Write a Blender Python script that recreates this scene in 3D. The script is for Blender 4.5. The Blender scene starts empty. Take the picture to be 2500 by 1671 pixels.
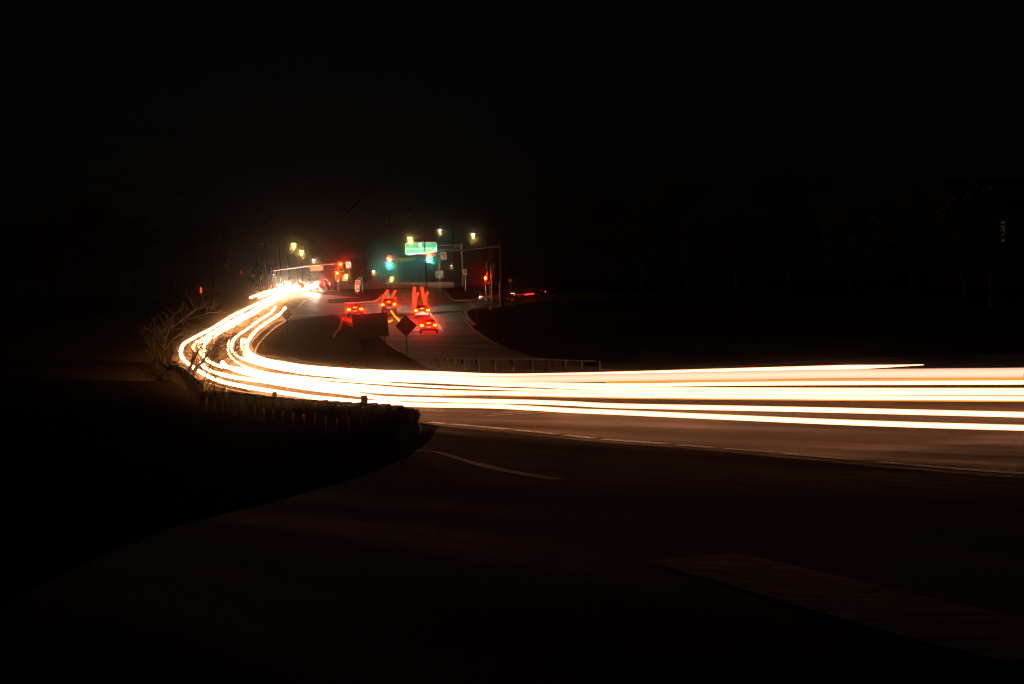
import bpy, math, random
import numpy as np
from mathutils import Matrix, Vector
random.seed(7)
SC = bpy.context.scene
COL = SC.collection

# ---------------------------------------------------------------- camera
F = 3472.0                      # focal length in pixels of a 2500 px wide frame (50 mm on 36 mm)
PITCH = math.radians(1.66)
ROLL = math.radians(-2.0)
CAM = np.array([0.0, 0.0, 1.65])
cam_data = bpy.data.cameras.new('camera')
cam_data.lens = 50.0
cam_data.sensor_width = 36.0
cam_data.clip_start = 0.05
cam_data.clip_end = 4000.0
cam = bpy.data.objects.new('camera', cam_data)
COL.objects.link(cam)
cam.matrix_world = (Matrix.Translation(Vector(CAM)) @ Matrix.Rotation(math.pi / 2 - PITCH, 4, 'X')
                    @ Matrix.Rotation(ROLL, 4, 'Z'))
SC.camera = cam

# ---------------------------------------------------------------- night sky, moon, exposure
world = bpy.data.worlds.new('World')
SC.world = world
world.use_nodes = True
wn = world.node_tree
bg = wn.nodes['Background']
sky = wn.nodes.new('ShaderNodeTexSky')
sky.sky_type = 'NISHITA'
sky.sun_disc = False
sky.sun_elevation = math.radians(3.0)
sky.sun_rotation = math.radians(160.0)
hsv = wn.nodes.new('ShaderNodeHueSaturation')
hsv.inputs['Saturation'].default_value = 0.35
wn.links.new(sky.outputs[0], hsv.inputs['Color'])
wn.links.new(hsv.outputs[0], bg.inputs['Color'])
bg.inputs['Strength'].default_value = 0.00035
moon_data = bpy.data.lights.new('moon', 'SUN')
moon_data.energy = 0.0015
moon_data.angle = math.radians(0.5)
moon_data.color = (1.0, 0.93, 0.85)
moon = bpy.data.objects.new('moon', moon_data)
moon.rotation_euler = (math.radians(60), 0, math.radians(160))
COL.objects.link(moon)
SC.view_settings.view_transform = 'Standard'
SC.view_settings.look = 'None'
SC.view_settings.exposure = 0.0
SC.view_settings.gamma = 1.0
SC.view_settings.use_curve_mapping = False
SC.cycles.use_denoising = True
SC.cycles.filter_width = 1.2
SC.cycles.max_bounces = 5
SC.cycles.diffuse_bounces = 2
SC.cycles.glossy_bounces = 2
SC.cycles.volume_bounces = 0
SC.cycles.sample_clamp_indirect = 4.0
SC.cycles.sample_clamp_direct = 200.0
SC.cycles.caustics_reflective = False
SC.cycles.caustics_refractive = False

# ---------------------------------------------------------------- survey: photograph directions to places on the ground
def _rot():
    a = math.pi / 2 - PITCH
    rx = np.array([[1, 0, 0], [0, math.cos(a), -math.sin(a)], [0, math.sin(a), math.cos(a)]])
    rz = np.array([[math.cos(ROLL), -math.sin(ROLL), 0], [math.sin(ROLL), math.cos(ROLL), 0], [0, 0, 1]])
    return rx @ rz
RM = _rot()
def ray(px, py): return RM @ np.array([(px - 1250) / F, -(py - 835.5) / F, -1.0])
def at(px, py, d): return CAM + d * ray(px, py)
CTRL = [(1250,1671,6),(2500,1640,6.3),(0,1671,6),(1600,1390,9),(1360,1180,17),(400,1400,9),(0,1310,11),
(2500,1380,11),(2500,1165,27),(2000,1120,32.5),(1500,1078,40),(1250,1056,44),(1080,1040,48),
(1015,1122,24),(970,1099,26.5),(897,1078,31),(785,1054,37.5),(690,1036,44),(627,1024,49),(570,1012,54),(505,1004,60),(492,985,66),(396,958,88),
(990,1153,20.5),(900,1193,18),(690,1235,15.5),(450,1263,14),
(600,970,70),(480,925,84),(425,886,113),(610,876,104),(530,838,126),(640,762,150),(700,735,168),(783,712,190),
(1080,763,170),(900,767,170),(1000,745,188),(1150,742,186),(1300,735,190),(1000,703,240),(1100,700,240),(860,706,235),(1045,815,148),(880,812,148),
(1000,880,100),(1150,890,92),(1063,903,80),(1325,907,70),(1800,930,48),(2500,900,44),(800,850,116),(720,800,140),
(1300,800,140),(1500,780,150),(1500,850,95),(1800,820,105),(2300,845,85),(2300,735,180),(1700,735,190),
(300,800,140),(200,760,180),(0,800,130),(250,900,90),(0,950,60),(350,975,62),(100,1060,28),(0,730,260),(450,735,230)]
EXTRA = [(-20,-15,.1),(20,-15,.1),(0,-30,.2),(-60,0,1.),(60,0,0.),(-90,60,0),(110,60,-1.2),(-120,200,3),(160,200,2),(0,300,5),(150,300,5),(-150,300,5),(-60,-60,1),(60,-60,0)]
P = np.array([at(*c) for c in CTRL] + [np.array(e, float) for e in EXTRA])
def _fit(P, lam):
    n = len(P); xy = P[:, :2] / 50
    r2 = ((xy[:, None] - xy[None]) ** 2).sum(-1)
    K = np.where(r2 > 0, 0.5 * r2 * np.log(np.maximum(r2, 1e-12)), 0) + lam * np.eye(n)
    A = np.zeros((n + 3, n + 3)); A[:n, :n] = K; A[:n, n] = 1; A[:n, n + 1:] = xy; A[n:, :n] = A[:n, n:].T
    return np.linalg.solve(A, np.concatenate([P[:, 2], np.zeros(3)]))
WT = _fit(P, 0.004)
def tz(x, y):
    x = np.atleast_1d(np.asarray(x, float)); y = np.atleast_1d(np.asarray(y, float))
    q = np.stack([x, y], -1) / 50
    r2 = ((q[:, None] - P[None, :, :2] / 50) ** 2).sum(-1)
    z = np.where(r2 > 0, 0.5 * r2 * np.log(np.maximum(r2, 1e-12)), 0) @ WT[:-3] + WT[-3] + q @ WT[-2:]
    rr = np.hypot(x, y - 90); w = np.clip((rr - 190) / 120, 0, 1); w = w * w * (3 - 2 * w)
    return z * (1 - w) + 4.5 * w
def tz1(x, y): return float(tz(x, y)[0])
_T = np.concatenate([np.arange(3, 60, .25), np.arange(60, 420, .6)])
def tmin_for(px, py):
    if py > 1100: return 3
    if py > 1045: return 18
    return 34 if px > 1000 else (43 if px > 800 else 54)
def hit(px, py, h=0.0, tmin=None):
    r = ray(px, py); t = _T[_T >= (tmin_for(px, py) if tmin is None else tmin)]
    p = CAM + t[:, None] * r
    g = p[:, 2] - tz(p[:, 0], p[:, 1]) - h
    k = np.where((g[:-1] > 0) & (g[1:] <= 0))[0]
    if len(k) == 0:
        return float(t[np.argmin(np.abs(g))])
    i = k[0]; return float(t[i] + (t[i + 1] - t[i]) * g[i] / (g[i] - g[i + 1]))
def on_ground(px, py, tmin=None): return at(px, py, hit(px, py, 0, tmin))
def catmull(pts, n):
    pts = [np.asarray(p, float) for p in pts]
    q = [2 * pts[0] - pts[1]] + pts + [2 * pts[-1] - pts[-2]]
    out = []
    for i in range(len(pts) - 1):
        a, b, c, d = q[i:i + 4]
        for k in range(n):
            t = k / n
            out.append(0.5 * (2 * b + (c - a) * t + (2 * a - 5 * b + 4 * c - d) * t * t + (3 * b - a - 3 * c + d) * t ** 3))
    out.append(pts[-1]); return out
def lin(pts, n):
    pts = [np.asarray(p, float) for p in pts]
    out = []
    for a, b in zip(pts[:-1], pts[1:]):
        out += [a + (b - a) * k / n for k in range(n)]
    return out + [pts[-1]]
def ground_path(px_list, n=6, h=0.0, smooth=2, tmin=None):
    """pixel polyline -> smooth world polyline lying h above the ground"""
    w = [at(x, y, hit(x, y, h, tmin)) for x, y in px_list]
    w = catmull(w, n)
    return [np.array([p[0], p[1], tz1(p[0], p[1]) + h]) for p in w]

# ---------------------------------------------------------------- materials
def new_mat(name):
    m = bpy.data.materials.new(name); m.use_nodes = True
    nt = m.node_tree; return m, nt, nt.nodes['Principled BSDF']
def surf(name, c1, c2=None, scale=8.0, rough=0.7, metal=0.0, bump=0.0, detail=4.0, spec=0.5, stretch=None, rvar=0.0):
    m, nt, b = new_mat(name)
    c2 = c2 or tuple(x * 0.7 for x in c1)
    tc = nt.nodes.new('ShaderNodeTexCoord')
    no = nt.nodes.new('ShaderNodeTexNoise'); no.inputs['Scale'].default_value = scale; no.inputs['Detail'].default_value = detail
    mp = nt.nodes.new('ShaderNodeMapping')
    if stretch: mp.inputs['Scale'].default_value = stretch
    nt.links.new(tc.outputs['Object'], mp.inputs['Vector']); nt.links.new(mp.outputs[0], no.inputs['Vector'])
    cr = nt.nodes.new('ShaderNodeValToRGB')
    cr.color_ramp.elements[0].position = 0.35; cr.color_ramp.elements[1].position = 0.65
    cr.color_ramp.elements[0].color = (*c2, 1); cr.color_ramp.elements[1].color = (*c1, 1)
    nt.links.new(no.outputs['Fac'], cr.inputs['Fac']); nt.links.new(cr.outputs[0], b.inputs['Base Color'])
    b.inputs['Roughness'].default_value = rough; b.inputs['Metallic'].default_value = metal
    b.inputs['Specular IOR Level'].default_value = spec
    if rvar:
        mr = nt.nodes.new('ShaderNodeMapRange'); mr.inputs[3].default_value = rough - rvar; mr.inputs[4].default_value = rough + rvar
        nt.links.new(no.outputs['Fac'], mr.inputs[0]); nt.links.new(mr.outputs[0], b.inputs['Roughness'])
    if bump:
        bp = nt.nodes.new('ShaderNodeBump'); bp.inputs['Strength'].default_value = bump; bp.inputs['Distance'].default_value = 0.02
        n2 = nt.nodes.new('ShaderNodeTexNoise'); n2.inputs['Scale'].default_value = scale * 9
        nt.links.new(tc.outputs['Object'], n2.inputs['Vector'])
        nt.links.new(n2.outputs['Fac'], bp.inputs['Height']); nt.links.new(bp.outputs[0], b.inputs['Normal'])
    return m
def emit(name, col, strength, base=(0.005, 0.005, 0.005)):
    m, nt, b = new_mat(name)
    b.inputs['Base Color'].default_value = (*base, 1)
    b.inputs['Emission Color'].default_value = (*col, 1); b.inputs['Emission Strength'].default_value = strength
    b.inputs['Roughness'].default_value = 0.6; b.inputs['Specular IOR Level'].default_value = 0.0
    return m
def asphalt(name, base, rough, spec=0.5):
    """worn asphalt: aggregate speckle, broad stains, tar seams running with the traffic"""
    m, nt, b = new_mat(name)
    tc = nt.nodes.new('ShaderNodeTexCoord')
    def noise(s, d, st=None):
        n = nt.nodes.new('ShaderNodeTexNoise'); n.inputs['Scale'].default_value = s; n.inputs['Detail'].default_value = d
        if st:
            mp = nt.nodes.new('ShaderNodeMapping'); mp.vector_type = 'TEXTURE'; mp.inputs['Rotation'].default_value = (0, 0, st[0]); mp.inputs['Scale'].default_value = st[1]
            nt.links.new(tc.outputs['Object'], mp.inputs['Vector']); nt.links.new(mp.outputs[0], n.inputs['Vector'])
        else: nt.links.new(tc.outputs['Object'], n.inputs['Vector'])
        return n.outputs['Fac']
    def mul(a, bb):
        x = nt.nodes.new('ShaderNodeMath'); x.operation = 'MULTIPLY'; nt.links.new(a, x.inputs[0]); nt.links.new(bb, x.inputs[1]); return x.outputs[0]
    def rng(a, lo, hi, f0=0.3, f1=0.7):
        x = nt.nodes.new('ShaderNodeMapRange'); x.inputs[1].default_value = f0; x.inputs[2].default_value = f1
        x.inputs[3].default_value = lo; x.inputs[4].default_value = hi; nt.links.new(a, x.inputs[0]); return x.outputs[0]
    big = rng(noise(0.16, 4), 0.35, 1.4)
    streak = rng(noise(1.0, 3, (math.radians(131), (16, 0.9, 1))), 0.3, 1.5)
    speck = rng(noise(26, 3), 0.3, 1.8)
    v = mul(mul(big, streak), speck)
    rgb = nt.nodes.new('ShaderNodeMix'); rgb.data_type = 'RGBA'
    rgb.inputs[6].default_value = (0, 0, 0, 1); rgb.inputs[7].default_value = (*[c * 1.6 for c in base], 1)
    sc = nt.nodes.new('ShaderNodeMath'); sc.operation = 'MULTIPLY'; sc.inputs[1].default_value = 0.625
    nt.links.new(v, sc.inputs[0]); nt.links.new(sc.outputs[0], rgb.inputs[0]); nt.links.new(rgb.outputs[2], b.inputs['Base Color'])
    nt.links.new(rng(noise(1.0, 3, (math.radians(131), (20, 1.3, 1))), rough - 0.16, rough + 0.2), b.inputs['Roughness'])
    bp = nt.nodes.new('ShaderNodeBump'); bp.inputs['Strength'].default_value = 0.7; bp.inputs['Distance'].default_value = 0.02
    nt.links.new(noise(60, 2), bp.inputs['Height']); nt.links.new(bp.outputs[0], b.inputs['Normal'])
    b.inputs['Specular IOR Level'].default_value = spec
    return m
M = {}
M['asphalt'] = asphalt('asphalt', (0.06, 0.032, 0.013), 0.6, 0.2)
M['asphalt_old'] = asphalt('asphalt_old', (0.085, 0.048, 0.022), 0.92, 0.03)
M['asphalt_grey'] = asphalt('asphalt_grey', (0.11, 0.095, 0.08), 0.6, 0.4)
M['ground'] = surf('grass_and_dirt', (0.034, 0.03, 0.014), (0.03, 0.02, 0.012), 0.6, 0.95, bump=0.9, spec=0.0)
M['grass'] = surf('mown_grass', (0.022, 0.036, 0.009), (0.014, 0.022, 0.007), 2.0, 0.95, bump=0.6, spec=0.0)
M['paint'] = surf('worn_white_paint', (0.5, 0.44, 0.36), (0.1, 0.09, 0.075), 5.0, 0.55, bump=0.2, detail=8)
M['paint_line'] = surf('bright_edge_line_paint', (0.8, 0.74, 0.64), (0.2, 0.17, 0.14), 9.0, 0.5, bump=0.4, detail=8)
M['bar_paint'] = surf('faded_stop_bar', (0.75, 0.48, 0.26), (0.16, 0.1, 0.055), 3.5, 0.8, bump=0.5, detail=10, spec=0.1, stretch=(0.6, 2.2, 1))
M['paint_yellow'] = surf('worn_yellow_paint', (0.6, 0.4, 0.06), (0.25, 0.17, 0.05), 5.0, 0.55)
M['concrete'] = surf('kerb_concrete', (0.42, 0.39, 0.34), (0.3, 0.27, 0.23), 1.5, 0.85, bump=0.2)
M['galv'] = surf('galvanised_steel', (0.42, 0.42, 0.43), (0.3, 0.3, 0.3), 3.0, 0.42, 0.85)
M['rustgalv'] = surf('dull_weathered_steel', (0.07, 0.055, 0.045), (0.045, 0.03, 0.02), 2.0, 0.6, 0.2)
M['arm_steel'] = surf('dull_mast_steel', (0.16, 0.14, 0.12), (0.12, 0.1, 0.085), 2.0, 0.6, 0.1)
M['name_panel'] = surf('tan_name_panel', (0.3, 0.26, 0.15), (0.24, 0.2, 0.12), 1.0, 0.6)
M['dark_pole'] = surf('dark_bronze_pole', (0.022, 0.018, 0.015), (0.016, 0.013, 0.011), 2.0, 0.8, 0.0, spec=0.05)
M['alu'] = surf('dark_painted_sign_back', (0.014, 0.01, 0.008), (0.01, 0.008, 0.006), 2.0, 0.8, 0.0, spec=0.03)
M['wood'] = surf('weathered_pole_wood', (0.16, 0.11, 0.07), (0.08, 0.055, 0.035), 3.0, 0.9, bump=0.4, stretch=(6, 6, 0.3))
M['post_wood'] = surf('tarred_post_wood', (0.04, 0.03, 0.022), (0.025, 0.018, 0.013), 3.0, 0.9, spec=0.1)
M['bark'] = surf('bark', (0.018, 0.013, 0.01), (0.01, 0.008, 0.006), 6.0, 0.95, bump=0.4)
M['leaf'] = surf('foliage', (0.025, 0.04, 0.013), (0.014, 0.024, 0.009), 1.2, 0.8, spec=0.2)
M['sign_green'] = surf('sign_green_sheeting', (0.006, 0.3, 0.085), (0.006, 0.24, 0.07), 1.0, 0.45)
M['sign_white'] = surf('sign_white_sheeting', (0.8, 0.8, 0.78), (0.7, 0.7, 0.68), 1.0, 0.45)
M['sign_red'] = surf('sign_red_sheeting', (0.5, 0.02, 0.02), (0.4, 0.015, 0.015), 1.0, 0.45)
M['sign_yellow'] = surf('sign_yellow_sheeting', (0.85, 0.52, 0.02), (0.75, 0.45, 0.02), 1.0, 0.45)
M['sign_black'] = surf('sign_black_print', (0.01, 0.01, 0.01), None, 1.0, 0.5)
M['housing'] = surf('signal_housing_black', (0.02, 0.02, 0.02), None, 3.0, 0.5)
M['lens_off'] = surf('unlit_signal_lens', (0.05, 0.035, 0.005), None, 3.0, 0.25)
M['red_lens'] = emit('lit_red_signal', (1.0, 0.006, 0.0004), 1700.0)
M['red_lens_dim'] = emit('lit_red_signal_shared', (1.0, 0.008, 0.0006), 600.0)
M['red_lens_far'] = emit('far_red_signal', (1.0, 0.06, 0.02), 2.5)
M['green_lens'] = emit('lit_green_signal', (0.003, 1.0, 0.68), 1300.0)
M['lamp_yellow'] = emit('sodium_street_lamp', (1.0, 0.68, 0.07), 14.0)
M['lamp_white'] = emit('pale_street_lamp', (1.0, 0.9, 0.65), 14.0)
M['flood'] = emit('sign_floodlight_glass', (0.85, 1.0, 0.85), 6.0)
M['headlight'] = emit('lit_headlight', (1.0, 0.8, 0.55), 1800.0)
M['headlight_dim'] = emit('lit_headlight_away', (1.0, 0.85, 0.65), 4.0)
M['amber'] = emit('amber_marker', (1.0, 0.35, 0.03), 4.0)
M['brake'] = emit('lit_brake_light', (1.0, 0.006, 0.0003), 900.0)
M['plate_glow'] = emit('glowing_number_plate', (1.0, 0.5, 0.4), 0.7)  # the plate itself glows, its lamplight put into the material
M['glass'] = surf('car_glass', (0.015, 0.015, 0.018), None, 2.0, 0.06)
M['tyre'] = surf('tyre_rubber', (0.02, 0.02, 0.02), None, 5.0, 0.85)
M['rim'] = surf('alloy_rim', (0.45, 0.45, 0.46), (0.35, 0.35, 0.36), 5.0, 0.35, 0.8)
M['window_lit'] = emit('lit_house_window', (1.0, 0.55, 0.12), 0.05)
M['house_wall'] = surf('house_siding', (0.02, 0.018, 0.016), (0.016, 0.014, 0.012), 1.0, 0.8)
M['house_roof'] = surf('house_shingles', (0.06, 0.055, 0.05), None, 2.0, 0.9)
M['trail_tail'] = emit('tail_light_trail', (1.0, 0.03, 0.008), 3.2)
M['trail_cyan'] = emit('pale_green_trail', (0.1, 0.62, 0.42), 0.6)
M['trail_yellow'] = emit('indicator_trail', (1.0, 0.4, 0.015), 1.7)
M['trail_amber'] = emit('amber_marker_trail', (1.0, 0.28, 0.04), 1.3)
M['trail_faint_red'] = emit('faint_red_trail', (1.0, 0.05, 0.02), 0.35)
def trail_mat(name, s_right, s_left, col_right=(1.0, 0.38, 0.165), col=(1.0, 0.41, 0.15), rim=0.75):
    """headlight streak: hot core, dimmer orange rim; the beams face the viewer in the bend and pass on the right"""
    m, nt, b = new_mat(name)
    b.inputs['Base Color'].default_value = (0.005, 0.005, 0.005, 1); b.inputs['Specular IOR Level'].default_value = 0.0
    def attr(n):
        a = nt.nodes.new('ShaderNodeAttribute'); a.attribute_name = n; return a.outputs['Fac']
    al, co = attr('along'), attr('core')
    mr = nt.nodes.new('ShaderNodeMapRange'); mr.inputs[3].default_value = s_right; mr.inputs[4].default_value = s_left; mr.interpolation_type = 'SMOOTHSTEP'
    nt.links.new(al, mr.inputs[0])
    m2 = nt.nodes.new('ShaderNodeMix'); m2.data_type = 'FLOAT'; m2.inputs[2].default_value = rim
    nt.links.new(co, m2.inputs[0]); nt.links.new(mr.outputs[0], m2.inputs[3]); nt.links.new(m2.outputs[0], b.inputs['Emission Strength'])
    cm = nt.nodes.new('ShaderNodeMix'); cm.data_type = 'RGBA'; cm.inputs[6].default_value = (*col_right, 1); cm.inputs[7].default_value = (*col, 1)
    nt.links.new(al, cm.inputs[0]); nt.links.new(cm.outputs[2], b.inputs['Emission Color'])
    return m
M['trail'] = trail_mat('headlight_trail', 7.2, 44.0)
M['trail_soft'] = trail_mat('soft_headlight_trail', 1.7, 26.0, (1.0, 0.52, 0.34), rim=0.7)
def paint_car(name, c):
    m = surf(name, c, tuple(x * 0.9 for x in c), 1.0, 0.3, 0.0); m.node_tree.nodes['Principled BSDF'].inputs['Coat Weight'].default_value = 0.6; return m

# ---------------------------------------------------------------- mesh helpers
class MB:
    def __init__(s): s.v = []; s.f = []; s.along = None; s.core = None
    def add(s, vs, fs):
        o = len(s.v); s.v += [tuple(map(float, v)) for v in vs]; s.f += [tuple(i + o for i in f) for f in fs]; return s
    def box(s, c, size, rz=0.0, taper=1.0):
        hx, hy, hz = (k / 2 for k in size); vs = []
        for z, k in ((-hz, 1), (hz, taper)):
            for x, y in ((-hx, -hy), (hx, -hy), (hx, hy), (-hx, hy)):
                x *= k; y *= k
                vs.append((c[0] + x * math.cos(rz) - y * math.sin(rz), c[1] + x * math.sin(rz) + y * math.cos(rz), c[2] + z))
        return s.add(vs, [(3, 2, 1, 0), (4, 5, 6, 7), (0, 1, 5, 4), (1, 2, 6, 5), (2, 3, 7, 6), (3, 0, 4, 7)])
    def tube(s, path, r, sides=8, caps=True):
        path = [Vector(p) for p in path]; n = len(path)
        rs = r if hasattr(r, '__len__') else [r] * n
        vs = []; ref = Vector((0, 0, 1))
        t0 = (path[1] - path[0]).normalized()
        if abs(t0.z) > 0.9: ref = Vector((1, 0, 0))
        for i in range(n):
            t = (path[min(i + 1, n - 1)] - path[max(i - 1, 0)]).normalized()
            u = t.cross(ref)
            u = u.normalized() if u.length > 1e-6 else Vector((1, 0, 0))
            w = u.cross(t)
            for k in range(sides):
                a = 2 * math.pi * k / sides
                vs.append(path[i] + (u * math.cos(a) + w * math.sin(a)) * rs[i])
        fs = []
        for i in range(n - 1):
            for k in range(sides):
                a = i * sides + k; b = i * sides + (k + 1) % sides
                fs.append((a, b, b + sides, a + sides))
        if caps:
            fs.append(tuple(range(sides - 1, -1, -1))); fs.append(tuple((n - 1) * sides + k for k in range(sides)))
        return s.add(vs, fs)
    def prism(s, poly, M4, t):
        """polygon in a local xz plane, front at y=-t/2, placed by matrix M4"""
        n = len(poly)
        vs = [M4 @ Vector((x, -t / 2, z)) for x, z in poly] + [M4 @ Vector((x, t / 2, z)) for x, z in poly]
        return s.add(vs, [tuple(range(n)), tuple(range(2 * n - 1, n - 1, -1))] + [(k, k + n, (k + 1) % n + n, (k + 1) % n) for k in range(n)])
    def build(s, name, mat, parent=None, smooth=False):
        me = bpy.data.meshes.new(name); me.from_pydata(s.v, [], s.f); me.update()
        if mat is not None: me.materials.append(M[mat] if isinstance(mat, str) else mat)
        if smooth: me.polygons.foreach_set('use_smooth', [True] * len(me.polygons))
        if s.along is not None:
            a = me.attributes.new('along', 'FLOAT', 'POINT'); a.data.foreach_set('value', s.along)
            a = me.attributes.new('core', 'FLOAT', 'POINT'); a.data.foreach_set('value', s.core)
        o = bpy.data.objects.new(name, me); COL.objects.link(o)
        if parent is not None: o.parent = parent
        return o
def tag(o, label=None, cat=None, group=None, kind=None):
    if label: o['label'] = label
    if cat: o['category'] = cat
    if group: o['group'] = group
    if kind: o['kind'] = kind
    return o
def thing(name, loc, label, cat, group=None, rz=0.0, scale=1.0):
    o = bpy.data.objects.new(name, None); COL.objects.link(o); o.empty_display_size = 0.3
    o.location = loc; o.rotation_euler = (0, 0, rz); o.scale = (scale,) * 3
    return tag(o, label, cat, group)
def copy_tree(o, parent=None):
    c = o.copy(); COL.objects.link(c); c.parent = parent
    for ch in list(o.children): copy_tree(ch, c)
    return c
def loft(name, A, B, nc, mat, lift, parent=None, kind='structure'):
    """sheet between two matched world polylines, draped on the ground"""
    mb = MB(); n = len(A); vs = []
    for a, b in zip(A, B):
        for k in range(nc + 1):
            p = a + (b - a) * k / nc; vs.append(p)
    vs = np.array(vs); vs[:, 2] = tz(vs[:, 0], vs[:, 1]) + lift
    fs = [(i * (nc + 1) + k, i * (nc + 1) + k + 1, (i + 1) * (nc + 1) + k + 1, (i + 1) * (nc + 1) + k) for i in range(n - 1) for k in range(nc)]
    mb.add(vs, fs); o = mb.build(name, mat, parent, True)
    if kind: tag(o, kind=kind)
    return o
def ribbon(name, path, width, mat, lift, parent=None, kind=None, thick=0.0):
    mb = MB(); n = len(path); vs = []
    for i in range(n):
        t = np.asarray(path[min(i + 1, n - 1)]) - np.asarray(path[max(i - 1, 0)]); t = t[:2] / (np.linalg.norm(t[:2]) + 1e-9)
        nn = np.array([-t[1], t[0]])
        for s_ in (-1, 1):
            q = np.asarray(path[i])[:2] + nn * s_ * width / 2; vs.append((q[0], q[1], tz1(*q) + lift))
    mb.add(vs, [(2 * i, 2 * i + 2, 2 * i + 3, 2 * i + 1) for i in range(n - 1)])
    o = mb.build(name, mat, parent)
    if kind: tag(o, kind=kind)
    return o

# ================================================================ THE SETTING
# ground: one sheet out to the horizon
def build_ground():
    radii = [0.0] + list(np.geomspace(1.2, 60, 70)) + list(np.arange(61.5, 260, 1.7)) + list(np.geomspace(262, 900, 24))
    fine = np.radians(np.linspace(-32, 32, 130)); rest = np.radians(np.linspace(32, 328, 75))[1:-1]
    ang = np.concatenate([fine, rest]); na = len(ang)
    R, A = np.meshgrid(radii[1:], ang, indexing='ij')
    X = (R * np.sin(A)).ravel(); Y = (R * np.cos(A)).ravel(); Z = np.empty_like(X)
    for i in range(0, len(X), 4000): Z[i:i + 4000] = tz(X[i:i + 4000], Y[i:i + 4000])
    far = np.hypot(X, Y) > 300
    vs = [(0, 0, tz1(0, 0))] + list(zip(X, Y, Z)); fs = []
    nr = len(radii) - 1
    for k in range(na): fs.append((0, 1 + (k + 1) % na, 1 + k))
    for i in range(nr - 1):
        for k in range(na):
            a = 1 + i * na + k; b = 1 + i * na + (k + 1) % na
            fs.append((a, b, b + na, a + na))
    mb = MB(); mb.v = vs; mb.f = fs
    return tag(mb.build('ground', 'ground', None, True), 'dark grass and dirt verges under the roads', 'ground', kind='structure')
build_ground()

def dens(A, n): return catmull([np.asarray(a) for a in A], n)
EDGE = [((2700,1192),(2700,862)),((2500,1174),(2500,872)),((2000,1132),(2000,890)),((1500,1086),(1500,908)),((1250,1064),(1200,914)),((1049,1044),(1000,908)),
((900,1014),(850,902)),((740,986),(760,893)),((630,964),(690,880)),((530,940),(640,868)),((455,912),(618,858)),((420,889),(612,845)),((412,868),(620,832)),
((430,848),(640,812)),((478,815),(670,790)),((540,782),(700,770)),((600,751),(735,746)),((650,729),(775,728)),((700,711),(815,716)),((735,700),(838,704))]
def smooth_xy(L, k=1):
    L = [np.array(p) for p in L]
    for _ in range(k): L = [L[0]] + [(L[i - 1] + 2 * L[i] + L[i + 1]) / 4 for i in range(1, len(L) - 1)] + [L[-1]]
    return L
OUT = dens(smooth_xy([on_ground(*a) for a, b in EDGE]), 8)
INN = dens(smooth_xy([on_ground(*b) for a, b in EDGE]), 8)
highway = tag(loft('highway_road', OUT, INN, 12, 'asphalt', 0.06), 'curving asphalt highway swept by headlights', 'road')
SIDE = [((1110,1028),(2750,1140)),((1068,1050),(2775,1180)),((1045,1085),(2800,1232)),((1012,1112),(2850,1280)),((900,1165),(2900,1330)),((600,1255),(3000,1400)),((200,1400),(3100,1500)),((-250,1690),(3300,1690)),((-700,2100),(3700,2100))]
def flat(px, py, tmin=None): return on_ground(px, py, tmin)
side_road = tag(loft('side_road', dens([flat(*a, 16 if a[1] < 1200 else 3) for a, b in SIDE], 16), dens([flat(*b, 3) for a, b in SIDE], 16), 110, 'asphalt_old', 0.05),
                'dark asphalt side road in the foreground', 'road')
QUEUE = [((815,767),(1128,763)),((850,795),(1145,790)),((900,815),(1165,812)),((945,838),(1215,840)),((985,866),(1290,868)),((1030,893),(1420,893)),((1080,915),(1560,908))]
approach = tag(loft('approach_road', dens([flat(*a, 54) for a, b in QUEUE], 6), dens([flat(*b, 45) for a, b in QUEUE], 6), 12, 'asphalt_grey', 0.045), 'asphalt approach lanes where cars queue for the lights', 'road')
CROSS = [((640,792),(660,730)),((720,782),(735,722)),((800,772),(800,722)),((880,769),(880,728)),((1000,766),(960,735)),((1160,758),(1106,734)),((1240,748),(1190,727)),((1330,740),(1320,722)),((1480,732),(1460,716)),((1700,728),(1690,712))]
crossing = tag(loft('cross_street', dens([flat(*a, 60) for a, b in CROSS], 5), dens([flat(*b, 60) for a, b in CROSS], 5), 10, 'asphalt_grey', 0.05), 'asphalt cross street through the signalled junction', 'road')
FAR = [((925,738),(1108,737)),((935,722),(1097,722)),((945,711),(1086,711)),((955,705),(1074,705))]
farleg = tag(loft('far_road', dens([flat(*a, 60) for a, b in FAR], 5), dens([flat(*b, 60) for a, b in FAR], 5), 10, 'asphalt_grey', 0.055), 'asphalt road climbing away beyond the junction', 'road')

# painted markings (parts of the roads they lie on)
def mark(px_list, width, parent, lift=0.075, n=6, tmin=None, mat='paint', name='lane_marking'):
    w = [at(x, y, hit(x, y, 0, tmin)) for x, y in px_list]
    return ribbon(name, catmull(w, n), width, mat, lift, parent)
def worn_mark(px_list, width, parent, lift, pieces, gap, tmin=None):
    """an old edge line broken into worn lengths"""
    w = catmull([at(x, y, hit(x, y, 0, tmin)) for x, y in px_list], 20); n = len(w)
    rnd = random.Random(3); k = 0
    while k < n - 3:
        L = int(n / pieces * rnd.uniform(0.5, 1.3)); seg = w[k:k + max(3, L)]
        if len(seg) >= 3: ribbon('edge_line_length', seg, width * rnd.uniform(0.7, 1.1), 'paint_line', lift, parent)
        k += max(3, L) + int(gap * rnd.uniform(0.4, 1.6))
worn_mark([(1049,1037),(1150,1046),(1260,1057),(1428,1075),(1700,1098),(2000,1124),(2500,1167)], 0.32, highway, 0.085, 9, 1.2)
mark([(1200,1017),(1260,1012),(1330,1007),(1400,1003)], 0.14, highway, 0.085, mat='paint_line')
mark([(1190,1021),(1260,1017),(1340,1012)], 0.12, highway, 0.085, mat='paint_line')
mark([(700,783),(668,805),(640,832),(626,852),(622,866)], 0.15, highway)
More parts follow.
